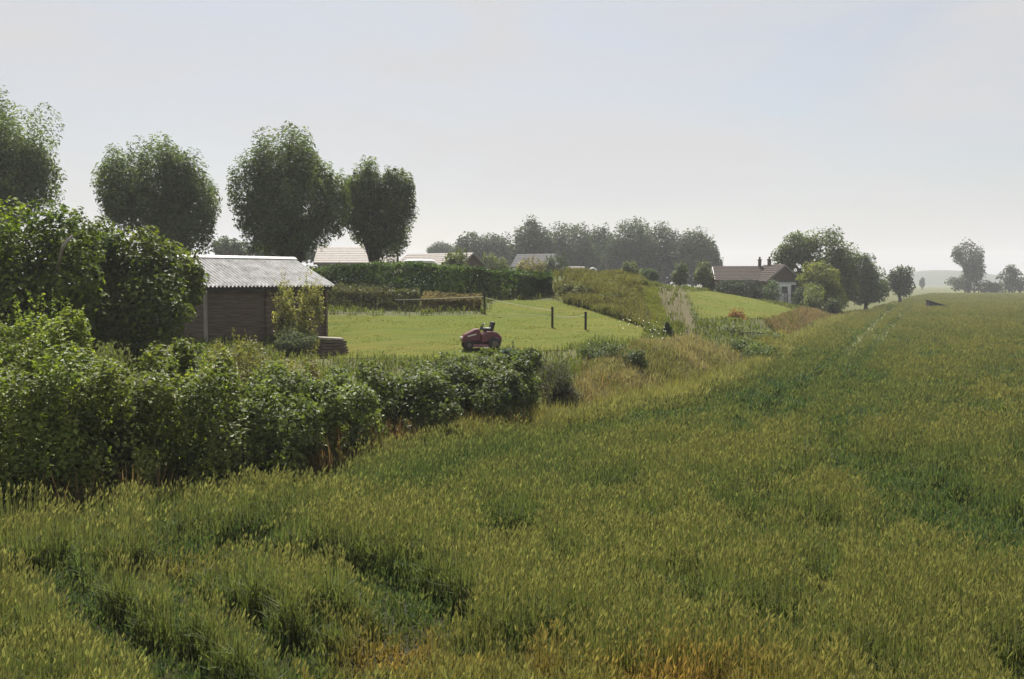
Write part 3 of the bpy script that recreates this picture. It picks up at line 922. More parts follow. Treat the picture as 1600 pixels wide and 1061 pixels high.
# ------------------------------------------------------------------ buildings
def gable_house(name, label, loc, rz, L, W, wall_h, roof_h, wall_m, roof_m, over=0.3, windows=(), chimneys=(), door=None, barge=None, cat="house"):
    """ridge along local x; front at local -y; origin at the middle of the footprint"""
    root = tag(empty(name, loc, rz), label, cat)
    prof = [(-W / 2, -0.6), (W / 2, -0.6), (W / 2, wall_h), (0, wall_h + roof_h), (-W / 2, wall_h)]
    MB().prism(prof, -L / 2, L / 2, lambda u, v, t: (t, u, v)).build("wall", wall_m, root)
    th = 0.14
    k = (W / 2 + over) / (W / 2)
    e = wall_h + roof_h - roof_h * k
    rf = [(-W / 2 - over, e + .03), (0, wall_h + roof_h + .03), (W / 2 + over, e + .03), (W / 2 + over, e + th + .03), (0, wall_h + roof_h + th + .06), (-W / 2 - over, e + th + .03)]
    roof = MB()
    roof.prism([rf[0], rf[1], rf[4], rf[5]], -L / 2 - over, L / 2 + over, lambda u, v, t: (t, u, v))
    roof.prism([rf[1], rf[2], rf[3], rf[4]], -L / 2 - over, L / 2 + over, lambda u, v, t: (t, u, v))
    # tile courses
    nrow = max(4, int(math.hypot(W / 2, roof_h) / .35))
    for s in (-1, 1):
        for i in range(nrow):
            t0 = (i + .5) / nrow
            yy = s * (W / 2 + over) * (1 - t0)
            zz = (e + th + .03) + (wall_h + roof_h + .03 - e) * t0
            ang = -s * math.atan2(roof_h, W / 2)
            roof.box((0, yy, zz + .035), (L + 2 * over - .02, math.hypot(W / 2, roof_h) / nrow * .92, .04), Matrix.Rotation(ang, 3, 'X'))
    rfo = roof.build("roof", roof_m, root)
    for cx, cw, chh in chimneys:
        c = MB()
        c.box((cx, 0, wall_h + roof_h + chh / 2 - .3), (cw, cw, chh + .6))
        c.box((cx, 0, wall_h + roof_h + chh + .04), (cw + .12, cw + .12, .1))
        c.tube([(cx, 0, wall_h + roof_h + chh + .09), (cx, 0, wall_h + roof_h + chh + .4)], .11, 10)
        c.build("chimney", M_BRICK, rfo)
    if barge:
        for s in (-1, 1):
            b = MB()
            ang = math.atan2(roof_h, W / 2)
            for sy in (-1, 1):
                b.box((s * (L / 2 + over + .03), sy * (W / 4 + over / 2), (e + wall_h + roof_h) / 2 + .08), (.05, math.hypot(W / 2 + over, wall_h + roof_h - e), .22), Matrix.Rotation(-sy * ang, 3, 'X'))
            b.build("barge_board", barge, root)
    for face, a, zc, w, h in windows:
        f, g = MB(), MB()
        t = .06
        for dx, dz, sx, sz in ((0, h / 2, w + t, t), (0, -h / 2, w + t, t), (-w / 2, 0, t, h - t), (w / 2, 0, t, h - t), (0, 0, t * .7, h - t)):
            if face == 'front': f.box((a + dx, -W / 2 - .03, zc + dz), (sx, .09, sz))
            else: f.box((L / 2 + .03, a + dx, zc + dz), (.09, sx, sz))
        if face == 'front': g.box((a, -W / 2 - .012, zc), (w, .03, h))
        else: g.box((L / 2 + .012, a, zc), (.03, w, h))
        fo = f.build("window", M_WHITE, root)
        g.build("pane", M_GLASS, fo)
    if door:
        face, a, w, h = door
        d = MB()
        d.box((a, -W / 2 - .03, h / 2), (w, .06, h))
        do = d.build("door", M_BLACK, root)
        MB().box((a + w * .35, -W / 2 - .09, h * .5), (.04, .06, .14)).build("handle", M_CHROME, do)
    return root


def on_ground(px, d, dz=0.0):
    x = (px - 800) / F * d
    return (x, d, gz(x, d) + dz)


# low houses behind the hedge
gable_house("low_house", "long low house with a pale roof half hidden behind the hedge and willows", on_ground(560, 92), R(4), 6.6, 6, 2.75, 1.35, M_GREYWALL, M_PALETILE, .35,
            windows=[('front', -1.5, 1.7, 1.4, 1.1), ('front', 1.3, 1.7, 1.4, 1.1)])
gable_house("low_house", "low house with a pinkish roof and brown gable, left of the far wood", on_ground(688, 98), R(-32), 7.2, 6.6, 2.0, 1.75, M_BRICK, M_PALETILE, .4,
            windows=[('end', 0.0, 1.6, 1.2, 1.1), ('front', -1.2, 1.2, 1.2, 1.0)])
gable_house("white_house", "white house showing through the trees of the far wood", on_ground(838, 180), R(-30), 7.5, 4.2, 4.4, 2.0, M_RENDER, M_DARKROOF, .3,
            windows=[('front', -2, 3.2, 1.1, 1.2), ('front', 1.4, 3.2, 1.1, 1.2), ('end', 0, 3.2, 1.0, 1.2)])
gable_house("white_house", "low white outbuilding among the dark trees right of the white house", on_ground(884, 182), R(12), 6.5, 3.4, 3.0, 1.2, M_RENDER, M_GREYWALL, .25,
            windows=[('front', -1.5, 1.9, 1.0, .9), ('front', 1.4, 1.9, 1.0, .9)])

# white camper with a rounded roof behind the hedge
cv = tag(empty("camper_van", on_ground(657, 78), R(2)), "white vehicle with a rounded roof showing above the hedge", "van")
prof = []
for i in range(13):
    a = math.pi * i / 12
    sx = 1.0 if math.cos(a) > 0 else -1.0
    prof.append((1.15 * math.copysign(abs(math.cos(a)) ** .35, math.cos(a)), 2.15 + .42 * math.sin(a) ** .7 if math.sin(a) > 1e-6 else 2.15))
prof = [(1.3 * p[0] / 1.15, p[1]) for p in prof] + [(-1.3, .5), (1.3, .5)]
MB().prism(prof, -1.0, 1.0, lambda u, v, t: (u, t, v)).build("body", M_WHITE, cv, bevel=.12)
for wx in (-.6, .6):
    f = MB().box((wx, -1.012, 1.6), (.9, .03, .55)).build("window", M_GLASS, cv)
for wx in (-.8, .8):
    w = MB().tube([(wx, -1.02, .33), (wx, -.8, .33)], .33, 18).build("wheel", M_RUBBER, cv)

# the farmhouse on the right, with its white extension
FH = on_ground(1156, 120)
FHZ = 2.35
gable_house("farmhouse", "low farmhouse with a reddish tiled roof and two chimneys above the right-hand lawn", (P(1156, 440, 122).x, 122, FHZ), R(-6), 6.0, 6.4, 2.0, 1.55, M_BRICK, M_TILE, .3,
            windows=[('front', -1.6, 1.15, .9, 1.0), ('front', .2, 1.15, .9, 1.0)], chimneys=[(2.35, .36, .95)], door=('front', 1.6, .9, 1.9), barge=M_WHITE)
gable_house("farmhouse_wing", "brown gabled wing at the right end of the farmhouse", (P(1208, 440, 120).x, 119.6, FHZ - .35), R(104), 4.6, 4.4, 2.3, 1.75, M_BRICK, M_TILE, .28,
            chimneys=[(1.2, .34, .8)], barge=M_PALETILE, cat="house")
ex = tag(empty("white_extension", (P(1227, 465, 116).x, 116, P(1227, 470, 116).z), R(-8)), "small flat-roofed white building right of the brown gable", "outbuilding")
MB().box((0, 1.2, .95), (2.4, 2.4, 2.5)).build("wall", M_RENDER, ex)
MB().box((0, 1.2, 2.3), (2.8, 2.8, .18)).build("roof", M_DARKROOF, ex)
wf = MB()
for dx, dz, sx, sz in ((0, .45, .8, .07), (0, -.45, .8, .07), (-.37, 0, .06, .83), (.37, 0, .06, .83)):
    wf.box((-.1 + dx, -.02, 1.25 + dz), (sx, .1, sz))
wfo = wf.build("window", M_WHITE, ex)
MB().box((-.1, -.005, 1.25), (.68, .03, .84)).build("pane", M_GLASS, wfo)
MB().box((.9, -.02, .95), (.5, .06, 1.8)).build("door", M_BLACK, ex)
bush("house_hedge", "dark clipped shrub, deepened for the shade under the farmhouse's eaves", "bush",
     [wb(1138, 448, 24, 12, 116.5, 1.2), wb(1170, 450, 26, 14, 116, 1.2), wb(1193, 460, 14, 15, 115, 1.0)], 3800, .2, (.022, .038, .018), (.05, .07, .03), lobes=22, lobe_r=.3)  # leaves coloured extra dark to carry the shade on the wall too
bush("house_hedge", "grey-green leafy shrub between the brown gable and the white extension", "bush",
     [wb(1208, 452, 14, 20, 113.5), wb(1248, 466, 12, 20, 112)], 2000, .2, (.05, .075, .035), (.09, .12, .06), lobes=16, lobe_r=.32)

# white garden arch and pale post on top of the bank
ar = tag(empty("garden_arch", on_ground(926, 104), 0), "small white garden arch on top of the bank before the far wood", "arch")
pts = [(-.42, 0, -.2), (-.42, 0, 1.75)] + [(-.42 * math.cos(a), 0, 1.75 + .42 * math.sin(a)) for a in np.linspace(.3, math.pi - .3, 7)] + [(.42, 0, 1.75), (.42, 0, -.2)]
MB().tube(pts, .07, 8).build("hoop", M_WHITE, ar)
for z in (.5, 1.0, 1.5):
    MB().box((0, 0, z), (.8, .04, .05)).build("rung", M_WHITE, ar)
pp = on_ground(947, 104)
pz = MB()
pz.tube([(0, 0, -.2), (.02, 0, 1.4), (.0, 0, 2.6)], [.1, .09, .07], 8)
pz.box((0, 0, 2.62), (.22, .22, .06))
po = pz.build("pale_post", M_POST)
po.location = pp
tag(po, "pale upright post on top of the bank right of the white arch", "post")

# ------------------------------------------------------------------ the shed
corner = P(322, 535, 42)
SA_ = R(48)
sh = tag(empty("timber_shed", corner, SA_), "dark weathered timber shed with a pale corrugated roof", "shed")
SLf, SWd, SWh, SRise = 6.2, 5.6, 2.45, 1.12     # length of the front, width, eaves, rise
nb_ = 12
bh = SWh / nb_
w = MB()
for i in range(nb_):
    z = (i + .5) * bh
    j = rng.uniform(-.008, .008)
    w.box((SLf * .5, .03 + j, z), (SLf, .05, bh * .95), Matrix.Rotation(R(6), 3, 'X'))
    w.box((.0 + j, SWd / 2, z), (.05, SWd - .12, bh * .95), Matrix.Rotation(R(6), 3, 'Y'))
    w.box((SLf + j, SWd / 2, z), (.05, SWd - .12, bh * .95))
    w.box((SLf * .5, SWd - .03, z), (SLf, .05, bh * .95))
w.prism([(.1, SWh), (SWd - .1, SWh), (SWd / 2, SWh + SRise - .1)], -.02, .03, lambda u, v, t: (t, u, v))
w.prism([(.1, SWh), (SWd - .1, SWh), (SWd / 2, SWh + SRise - .1)], SLf - .03, SLf + .02, lambda u, v, t: (t, u, v))
w.box((SLf / 2, SWd / 2, SWh / 2), (SLf - .12, SWd - .12, SWh))
w.build("wall", M_BOARD, sh)
# plinth, corner posts, eaves beam
MB().box((SLf / 2, SWd / 2, -.25), (SLf - .1, SWd - .1, .48)).build("plinth", M_DARKPOST, sh)
for x in (-.04, 3.0, SLf + .04):
    MB().box((x, -.06, SWh / 2 - .2), (.12, .1, SWh + .3)).build("post", M_BOARD if x > -.01 else M_POST, sh)
# corrugated sheets: ridge along x, furrows run from ridge to eaves
over_x, over_y = .35, .45
def corr(side):
    nxw = 300
    xs = np.linspace(-over_x, SLf + over_x, nxw)
    wv =   .045 * np.cos(xs / .19 * 2 * math.pi)
    rows = []
    run = SWd / 2 + over_y
    slope = SRise / (SWd / 2)
    for t in np.linspace(0, 1, 9):
        y = SWd / 2 + side * run * t
        z = SWh + SRise + .10 - slope * run * t
        lap = .012 * ((t * 8) % 4) / 4
        rows.append(np.stack([xs, np.full(nxw, y), z + wv + lap], -1))
    top = np.array(rows)
    bot = top.copy()
    bot[..., 2] -= .012
    co = np.concatenate([top.reshape(-1, 3), bot.reshape(-1, 3)])
    i = np.arange(top.shape[0] * nxw).reshape(top.shape[0], nxw)
    q = np.stack([i[:-1, :-1], i[:-1, 1:], i[1:, 1:], i[1:, :-1]], -1).reshape(-1, 4)
    if side > 0: q = q[:, ::-1]
    n0 = top.shape[0] * nxw
    e = np.stack([i[-1, :-1], i[-1, 1:], i[-1, 1:] + n0, i[-1, :-1] + n0], -1)
    return mesh_np("roof", co, np.concatenate([q[:, ::-1], q + n0, e]), M_TIN, None, sh, smooth=True)
r1 = corr(-1)
corr(1)
MB().box((SLf / 2, SWd / 2 - .11, SWh + SRise + .13), (SLf + 2 * over_x + .04, .26, .03), Matrix.Rotation(R(25), 3, 'X')).build("ridge_cap", M_TIN, r1)
MB().box((SLf / 2, -over_y + .1, SWh + SRise + .02 - SRise / (SWd / 2) * (SWd / 2 + over_y - .1) - .07), (SLf + over_x, .05, .12)).build("fascia", M_DARKPOST, r1)

# stack of boards at the shed's right corner
sb = P(520, 548, 40)
st_ = tag(empty("board_stack", (sb.x, sb.y, gz(sb.x, sb.y)), R(20)), "stack of dark boards topped by a pale slab beside the silver bush", "stack")
bd = MB()
for i in range(5):
    for j in range(3):
        bd.box((rng.uniform(-.06, .06), -.24 + j * .24 + rng.uniform(-.02, .02), .07 + i * .115), (1.15 - .05 * i, .21, .09), Matrix.Rotation(rng.uniform(-.05, .05), 3, 'Z'))
for x in (-.4, .4):
    bd.box((x, 0, .01), (.1, .7, .08))
bd.build("boards", M_BOARD, st_, bevel=.008)
MB().box((-.08, .02, .66), (.95, .72, .08), Matrix.Rotation(R(4), 3, 'Y')).build("slab", M_POST, st_, bevel=.015)

# pale dead branch in the left shrub
db = MB()
lo_ = left_shrub.location
q0, p0, p1 = [P(*a_) - lo_ for a_ in ((90, 420, 30.9), (98, 386, 30.4), (113, 368, 30.4))]
db.tube([q0, p0, (p0 + p1) / 2 + Vector((.02, 0, .03)), p1], [.05, .05, .05, .03], 7)
db.tube([p0, P(95, 372, 30.5) - lo_], [.025, .008], 5)
db.build("dead_branch", M_POST, left_shrub, smooth=True)

# ------------------------------------------------------------------ paddock fence on the lawn
f1, f2, f3 = P(757, 490, 53), P(863, 507, 49), P(915, 511, 48)
fz = [(p.x, p.y, gz(p.x, p.y)) for p in (f1, f2, f3)]
fn = tag(empty("paddock_fence", fz[1]), "thin rope fence with dark posts across the lawn", "fence")
fo_ = Vector(fz[1])
for p, h in zip(fz, (.98, .98, .84)):
    b = MB()
    q = Vector(p) - fo_
    b.box(q + Vector((0, 0, h / 2 - .15)), (.11, .11, h + .3))
    b.box(q + Vector((0, 0, h + .02)), (.14, .14, .04))
    b.build("post", M_DARKPOST, fn)


def rope(a, b, sag=.06, r=.011):
    a, b = Vector(a) - fo_, Vector(b) - fo_
    MB().tube([a.lerp(b, t) - Vector((0, 0, sag * 4 * t * (1 - t))) for t in np.linspace(0, 1, 9)], r, 5).build("rope", M_ROPE, fn)


le = P(505, 500, 49)
rope((le.x, le.y, gz(le.x, le.y) + .75), (fz[1][0], fz[1][1], fz[1][2] + .62))
rope((fz[1][0], fz[1][1], fz[1][2] + .62), (fz[2][0], fz[2][1], fz[2][2] + .72), .1, .014)
rope((fz[0][0], fz[0][1], fz[0][2] + .85), (fz[1][0], fz[1][1], fz[1][2] + .85))
l2 = P(520, 470, 56)
rope((l2.x, l2.y, l2.z), (fz[0][0], fz[0][1], fz[0][2] + .9), .05, .016)

# ------------------------------------------------------------------ ride-on mower
mp_ = P(752, 545, 40)
mw = tag(empty("ride_on_mower", (mp_.x, mp_.y, gz(mp_.x, mp_.y) + .02), R(12)), "dark maroon ride-on mower with a black seat on the lawn", "mower")
# local -x is forward
hood = [(-.80, .26), (-.82, .46), (-.70, .62), (-.24, .84), (-.08, .82), (-.02, .34)]
MB().prism(hood, -.24, .24, lambda u, v, t: (u, t, v)).build("hood", M_MAROON, mw, bevel=.06, smooth=False)
rear = [(-.06, .28), (-.02, .60), (.18, .74), (.60, .70), (.78, .50), (.78, .28)]
MB().prism(rear, -.36, .36, lambda u, v, t: (u, t, v)).build("rear_body", M_MAROON, mw, bevel=.05)
MB().box((-.05, 0, .27), (1.3, .44, .1)).build("chassis", M_DARKPOST, mw, bevel=.02)
MB().box((-.08, 0, .17), (.72, .98, .12), taper=.86).build("mower_deck", M_MAROON, mw, bevel=.03)
se = MB()
se.box((.26, 0, .80), (.42, .44, .14))
se.box((.44, 0, .96), (.15, .44, .30), Matrix.Rotation(R(14), 3, 'Y'))
se.build("seat", M_SEAT, mw, bevel=.04)
MB().tube([(-.12, 0, .66), (.02, 0, .90)], .03, 8).build("steering_column", M_DARKPOST, mw)
sw = MB()
ring = [Vector((.03, 0, .91)) + Matrix.Rotation(R(-58), 3, 'Y') @ Vector((0, .17 * math.cos(a), 0)) + Matrix.Rotation(R(-58), 3, 'Y') @ Vector((.17 * math.sin(a), 0, 0)) * 1.0 for a in np.linspace(0, 2 * math.pi, 17)]
sw.tube(ring, .018, 6, cap=False)
sw.tube([ring[0], ring[8]], .012, 5)
sw.build("steering_wheel", M_SEAT, mw)
for x, r_, wd in ((-.56, .19, .16), (.46, .26, .24)):
    for s in (-1, 1):
        y = s * (.36 if x < 0 else .42)
        ty = MB()
        ys = np.linspace(-wd / 2, wd / 2, 7)
        ty.tube([(x, y + q, r_) for q in ys], [r_ * k for k in (.82, .95, .99, 1.0, .99, .95, .82)], 20)
        t = ty.build("wheel", M_RUBBER, mw, smooth=True)
        MB().tube([(x, y + s * (wd / 2 - .03), r_), (x, y + s * (wd / 2 + .012), r_)], [r_ * .5, r_ * .42], 14).build("rim", M_RIM, t)
for s in (-1, 1):
    MB().tube([(-.79, s * .14, .47), (-.83, s * .14, .475)], [.055, .05], 12).build("headlight", M_CHROME, mw)
MB().box((-.42, -.25, .58), (.36, .02, .05), Matrix.Rotation(R(-14), 3, 'Y')).build("hood_highlight", M_CHROME, mw)  # pale bar standing in for the white highlight on the hood

# black wedge-shaped hut in the far wheat
kb = P(1462, 478, 139)
kt = tag(empty("field_hut", (kb.x, kb.y, 0), R(-10)), "low black wedge-shaped hut standing in the far wheat", "hut")
MB().prism([(-1.1, .0), (1.15, .0), (1.15, .85), (-1.1, 1.55)], -.8, .8, lambda u, v, t: (u, t, v)).build("wall", M_BLACK, kt)
MB().prism([(-1.25, 1.63), (1.3, .84), (1.3, .92), (-1.25, 1.71)], -.95, .95, lambda u, v, t: (u, t, v)).build("roof", M_DARKROOF, kt)
MB().box((-.5, -.83, .7), (.6, .05, 1.2)).build("door", M_DARKPOST, kt)

# ------------------------------------------------------------------ wheat
UMAX = 0.62


def wheat_line(pts, z=.55):
    """pixels on the crop's surface to ground positions"""
    out = []
    for px, py in pts:
        v = P(px, py, 1.0)
        dz = v.z - CAM_Z
        k = (z - CAM_Z) / dz
        out.append((v.x * k, k))
    return out


TRAMS = [  # (points, half width, drop)
    (wheat_line([(30, 850), (120, 900), (210, 965), (330, 1060), (420, 1150)]), .42, .64),
    (wheat_line([(200, 855), (290, 900), (380, 940), (470, 985), (560, 1040)]), .44, .66),
    (wheat_line([(360, 815), (430, 832), (520, 850), (600, 880), (690, 935)]), .42, .64),
    (wheat_line([(520, 925), (600, 960), (700, 1005), (860, 1050)]), .30, .40),
    (wheat_line([(1185, 985), (1260, 1000), (1330, 1015), (1420, 1040)]), .22, .30),
    (wheat_line([(1400, 478), (1350, 520), (1310, 560), (1255, 605), (1170, 640)]), .34, .50),
    (wheat_line([(1425, 480), (1385, 520), (1350, 560), (1320, 600)]), .28, .40),
    (wheat_line([(1640, 735), (1540, 728), (1440, 742), (1380, 760)]), .34, .42),
    (wheat_line([(1290, 560), (1450, 545), (1640, 562)]), .5, .25),
    (wheat_line([(1170, 640), (1040, 655), (900, 690), (760, 720), (640, 770)]), .35, .22),
]


def wheat_fields(x, y):
    """height of the crop, bareness (0..1), greenness with the shade of the dips (0..1), dryness (0..1)"""
    h = 0.80 + .13 * (fbm(x / 1.6, y / 1.6, 21) - .5) + .26 * (vnoise(x / .28, y / .28, 5) - .5)
    dip = np.zeros_like(x)
    wx = x + .35 * (vnoise(x / .7, y / .7, 41) - .5)
    wy = y + .35 * (vnoise(x / .7, y / .7, 42) - .5)
    for pts, hw, dr in TRAMS:
        d = poly_dist(wx, wy, pts)
        sc = 1 + .6 * (vnoise(x / 1.5, y / 1.5, 77) - .5)
        dip = np.maximum(dip, dr * (1 - sstep(hw * sc * .8, hw * sc * 1.5, d)))
    lod = sstep(.56, .66, fbm(x / 1.9 + 3, y / 2.4, 31)) * .40
    lod2 = sstep(.62, .80, vnoise(x / .7, y / .8, 33)) * .30
    dip = np.maximum(dip, np.maximum(lod, lod2))
    green = np.clip(.30 + .75 * (fbm(x / 4.0, y / 6.0, 51) - .5) * 2 + dip * 1.8, 0, 1)  # dips turn darker blue-green, painting in the shade of the gaps
    px, py = project(x, y, np.full_like(x, .6))
    dry = np.zeros_like(x)
    for cx, cy, rx, ry, a in [(1080, 1050, 170, 45, .9), (620, 965, 90, 35, .75), (740, 1020, 170, 45, .65), (300, 840, 60, 12, .3), (420, 1060, 80, 30, .3), (560, 1055, 120, 30, .7)]:
        dry = np.maximum(dry, a * np.exp(-(((px - cx) / rx) ** 2 + ((py - cy) / ry) ** 2) * 1.1) * (.45 + 1.1 * vnoise(x / .35, y / .35, 61)))
    band = np.exp(-((edge_dist(x, y) + 3.2) / 2.2) ** 2) * sstep(15, 24, y) * sstep(60, 36, y)
    green = np.clip(green + .6 * band, 0, 1)
    h = h - .32 * dry
    return h, dip, green, np.clip(dry, 0, 1)


def blades(base, direc, length, width, c0, c1, droop):
    """bent two-segment blades; direc is the horizontal unit direction they lean to"""
    n = len(base)
    up = np.array([0, 0, 1.0])
    side = np.stack([-direc[:, 1], direc[:, 0], np.zeros(n)], -1)
    rot = rng.uniform(-.9, .9, n)
    fwd = np.concatenate([direc, np.zeros((n, 1))], 1)
    side = side * np.cos(rot)[:, None] + fwd * np.sin(rot)[:, None]
    L = length[:, None]
    mid = base + up * L * .58 + fwd * L * (droop[:, None] * .35)
    tip = base + up * L * (1.0 - .62 * droop[:, None]) + fwd * L * droop[:, None]
    w = side * width[:, None] * .5
    v = np.stack([base - w * .7, base + w * .7, mid + w, mid - w, tip + w * .12, tip - w * .12], 1).reshape(-1, 3)
    i = np.arange(n)[:, None] * 6
    q = np.concatenate([i + np.array([[0, 1, 2, 3]]), i + np.array([[3, 2, 4, 5]])])
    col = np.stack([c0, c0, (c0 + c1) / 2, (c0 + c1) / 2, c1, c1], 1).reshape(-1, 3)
    return v, q, col


def build_wheat():
    n = 760000
    y0, y1 = 6.2, 300.0
    e = 0.60
    Y = (y0 ** e + rng.uniform(0, 1, n) * (y1 ** e - y0 ** e)) ** (1 / e)
    X = rng.uniform(-UMAX, UMAX, n) * (Y + 1.0)
    d = edge_dist(X, Y)
    k = d < -0.05 - .25 * rng.uniform(0, 1, n)
    X, Y, d = X[k], Y[k], d[k]
    # drilled rows, running gently away to the left
    h, dip, green, dry = wheat_fields(X, Y)
    thin = rng.uniform(0, 1, len(X)) < np.where(dip > .3, .62, 1.0)
    X, Y, d, h, dip, green, dry = [a[thin] for a in (X, Y, d, h, dip, green, dry)]
    n = len(X)
    far = np.maximum(1.0, (Y / 11.0) ** .70)               # far plants stand for several, so they are broader
    plant_h = (h - dip) * rng.uniform(.86, 1.10, n)
    lift = 0.22 * sstep(40, 75, Y) * sstep(0, 1.2, -d)
    base = np.stack([X, Y, lift + .0], -1)
    vh = np.maximum(plant_h - lift, .15)
    wind = rng.uniform(0, 6.28, n) * .55 + 5.6
    dirv = np.stack([np.cos(wind), np.sin(wind)], -1)
    V, Q, K = [], [], []
    nb = 0

    def push(v, q, c):
        nonlocal nb
        V.append(v); Q.append(q + nb); K.append(c)
        nb += len(v)
    ripe = np.clip(1 - green + rng.normal(size=n) * .22, 0, 1)[:, None]
    ear_c = (1 - ripe) * np.array([.135, .158, .066]) + ripe * np.array([.232, .220, .096])
    ear_c = ear_c * (1 - dry[:, None]) + dry[:, None] * np.array([.36, .235, .085])
    ear_c = ear_c * rng.uniform(.78, 1.2, (n, 1))
    lf = (1 - ripe) * np.array([.048, .090, .036]) + ripe * np.array([.110, .136, .048])
    lf = lf * (1 - dry[:, None]) + dry[:, None] * np.array([.28, .17, .06])
    lf = lf * rng.uniform(.75, 1.2, (n, 1))
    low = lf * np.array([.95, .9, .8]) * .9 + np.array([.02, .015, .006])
    # leaves
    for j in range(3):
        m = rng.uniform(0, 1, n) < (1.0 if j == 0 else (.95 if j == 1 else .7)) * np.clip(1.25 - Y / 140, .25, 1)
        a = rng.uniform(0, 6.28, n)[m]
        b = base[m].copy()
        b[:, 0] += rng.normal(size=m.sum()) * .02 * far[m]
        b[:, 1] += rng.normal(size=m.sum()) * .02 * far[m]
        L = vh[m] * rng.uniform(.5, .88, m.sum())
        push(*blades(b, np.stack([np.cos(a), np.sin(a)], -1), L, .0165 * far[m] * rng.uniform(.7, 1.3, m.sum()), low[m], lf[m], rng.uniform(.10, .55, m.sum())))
    # ears: two crossed spindles on the stem's nodding tip
    m = rng.uniform(0, 1, n) < np.where(dip > .25, .5, 1.0) * np.where(dry > .5, .6, 1)
    bx = base[m]
    dv = dirv[m]
    hh = vh[m][:, None]
    lean = rng.uniform(.05, .35, m.sum())[:, None]
    f3 = np.concatenate([dv, np.zeros((m.sum(), 1))], 1)
    ax = np.array([0, 0, 1.0]) * .9 + f3 * lean * 1.6 + rng.normal(size=(m.sum(), 3)) * .12
    ax /= np.linalg.norm(ax, axis=1, keepdims=True)
    foot = bx + np.array([0, 0, 1.0]) * hh * .93 + f3 * hh * lean * .18
    el = (.074 * rng.uniform(.8, 1.25, m.sum()) * far[m] ** .55)[:, None]
    ew = (.0180 * far[m] ** .85 * rng.uniform(.8, 1.2, m.sum()))[:, None]
    s1 = np.cross(ax, unit(m.sum()))
    s1 /= np.linalg.norm(s1, axis=1, keepdims=True)
    s2 = np.cross(ax, s1)
    i = np.arange(m.sum())[:, None] * 4
    for s in (s1, s2):
        v = np.stack([foot, foot + ax * el * .5 + s * ew * .5, foot + ax * el * 1.1, foot + ax * el * .5 - s * ew * .5], 1).reshape(-1, 3)
        push(v, i + np.array([[0, 1, 2, 3]]), np.repeat(ear_c[m], 4, 0))
    # stems of the near plants
    nm = m & (Y < 26)
    if nm.sum():
        b = base[nm]
        wv = dirv[nm]
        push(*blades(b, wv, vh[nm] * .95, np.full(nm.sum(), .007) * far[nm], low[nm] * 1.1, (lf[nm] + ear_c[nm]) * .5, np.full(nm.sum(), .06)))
    V, Q, K = np.concatenate(V), np.concatenate(Q), np.concatenate(K)
    ob = mesh_np("wheat", V, Q, M_WHEAT, K)
    tag(ob, "green ripening wheat crop filling the field", "wheat", kind="stuff")


build_wheat()


# ------------------------------------------------------------------ rough grass, dry grass, flowers
def scatter(n, ymin, ymax, umin=-UMAX, umax=UMAX, power=0.35):
    Y = (ymin ** power + rng.uniform(0, 1, n) * (ymax ** power - ymin ** power)) ** (1 / power)
    X = rng.uniform(umin, umax, n) * Y
    Z = ground_z(X, Y)
    px, py = project(X, Y, Z)
    return X, Y, Z, px, py


def grass_object(name, label, cat, X, Y, Z, L, wd, c0, c1, per=3, mat=None, droop=(.1, .6)):
    n = len(X)
    V, Q, K = [], [], []
    nb = 0
    for j in range(per):
        a = rng.uniform(0, 6.28, n)
        sp = np.minimum(.05 + .0012 * Y, .12)
        b = np.stack([X + rng.normal(size=n) * sp, Y + rng.normal(size=n) * sp, Z - .03], -1)
        t = rng.uniform(0, 1, (n, 1))
        c = np.asarray(c0) * (1 - t) + np.asarray(c1) * t
        c = c * rng.uniform(.8, 1.2, (n, 1))
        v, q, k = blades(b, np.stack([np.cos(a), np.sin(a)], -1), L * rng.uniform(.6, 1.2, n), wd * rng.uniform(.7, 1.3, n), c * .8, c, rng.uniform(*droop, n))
        V.append(v); Q.append(q + nb); K.append(k)
        nb += len(v)
    ob = mesh_np(name, np.concatenate(V), np.concatenate(Q), mat or M_WHEAT, np.concatenate(K))
    return tag(ob, label, cat, kind="stuff")


# meadow weeds wherever it is neither lawn, path, field nor dry grass
X, Y, Z, px, py = [np.concatenate(a) for a in zip(scatter(90000, 14, 130), scatter(70000, 48, 105, .055, .17))]
ed = edge_dist(X, Y)
isl = in_poly(px, py, Z_LAWN) | (in_poly(px, py, Z_RLAWN) & (Y > 55)) | (in_poly(px, py, Z_PATH) & (rng.uniform(0, 1, len(X)) < np.where(py > 512, .7, .985))) | in_poly(px, py, Z_DRY) | in_poly(px, py, Z_HOLLOW)
k = (ed > 0.1) & ~isl & (rng.uniform(0, 1, len(X)) < .35 + .65 * sstep(.3, .6, fbm(X / 2, Y / 2, 8)))
X, Y, Z, px, py, ed = [a[k] for a in (X, Y, Z, px, py, ed)]
tt = fbm(X / 3, Y / 3, 12)[:, None]
scr = in_poly(px, py, Z_SCRUB)[:, None]
slope = in_poly(px, py, Z_SLOPE)[:, None]
c0 = np.where(scr, [.085, .09, .03], np.where(slope, [.13, .15, .03], [.075, .10, .026])) * (.7 + .6 * tt)
c1 = np.where(scr, [.16, .145, .06], np.where(slope, [.17, .18, .045], [.145, .155, .045])) * (.7 + .6 * tt)
hgt = np.where(slope[:, 0], .16, np.where(scr[:, 0], .55, .42)) * (.6 + .8 * vnoise(X / 1.3, Y / 1.3, 14))
grass_object("meadow_grass", "rough green weeds and meadow grass between lawn and wheat", "grass", X, Y, Z, hgt, np.clip(.0009 * Y, .02, .07), c0, c1)

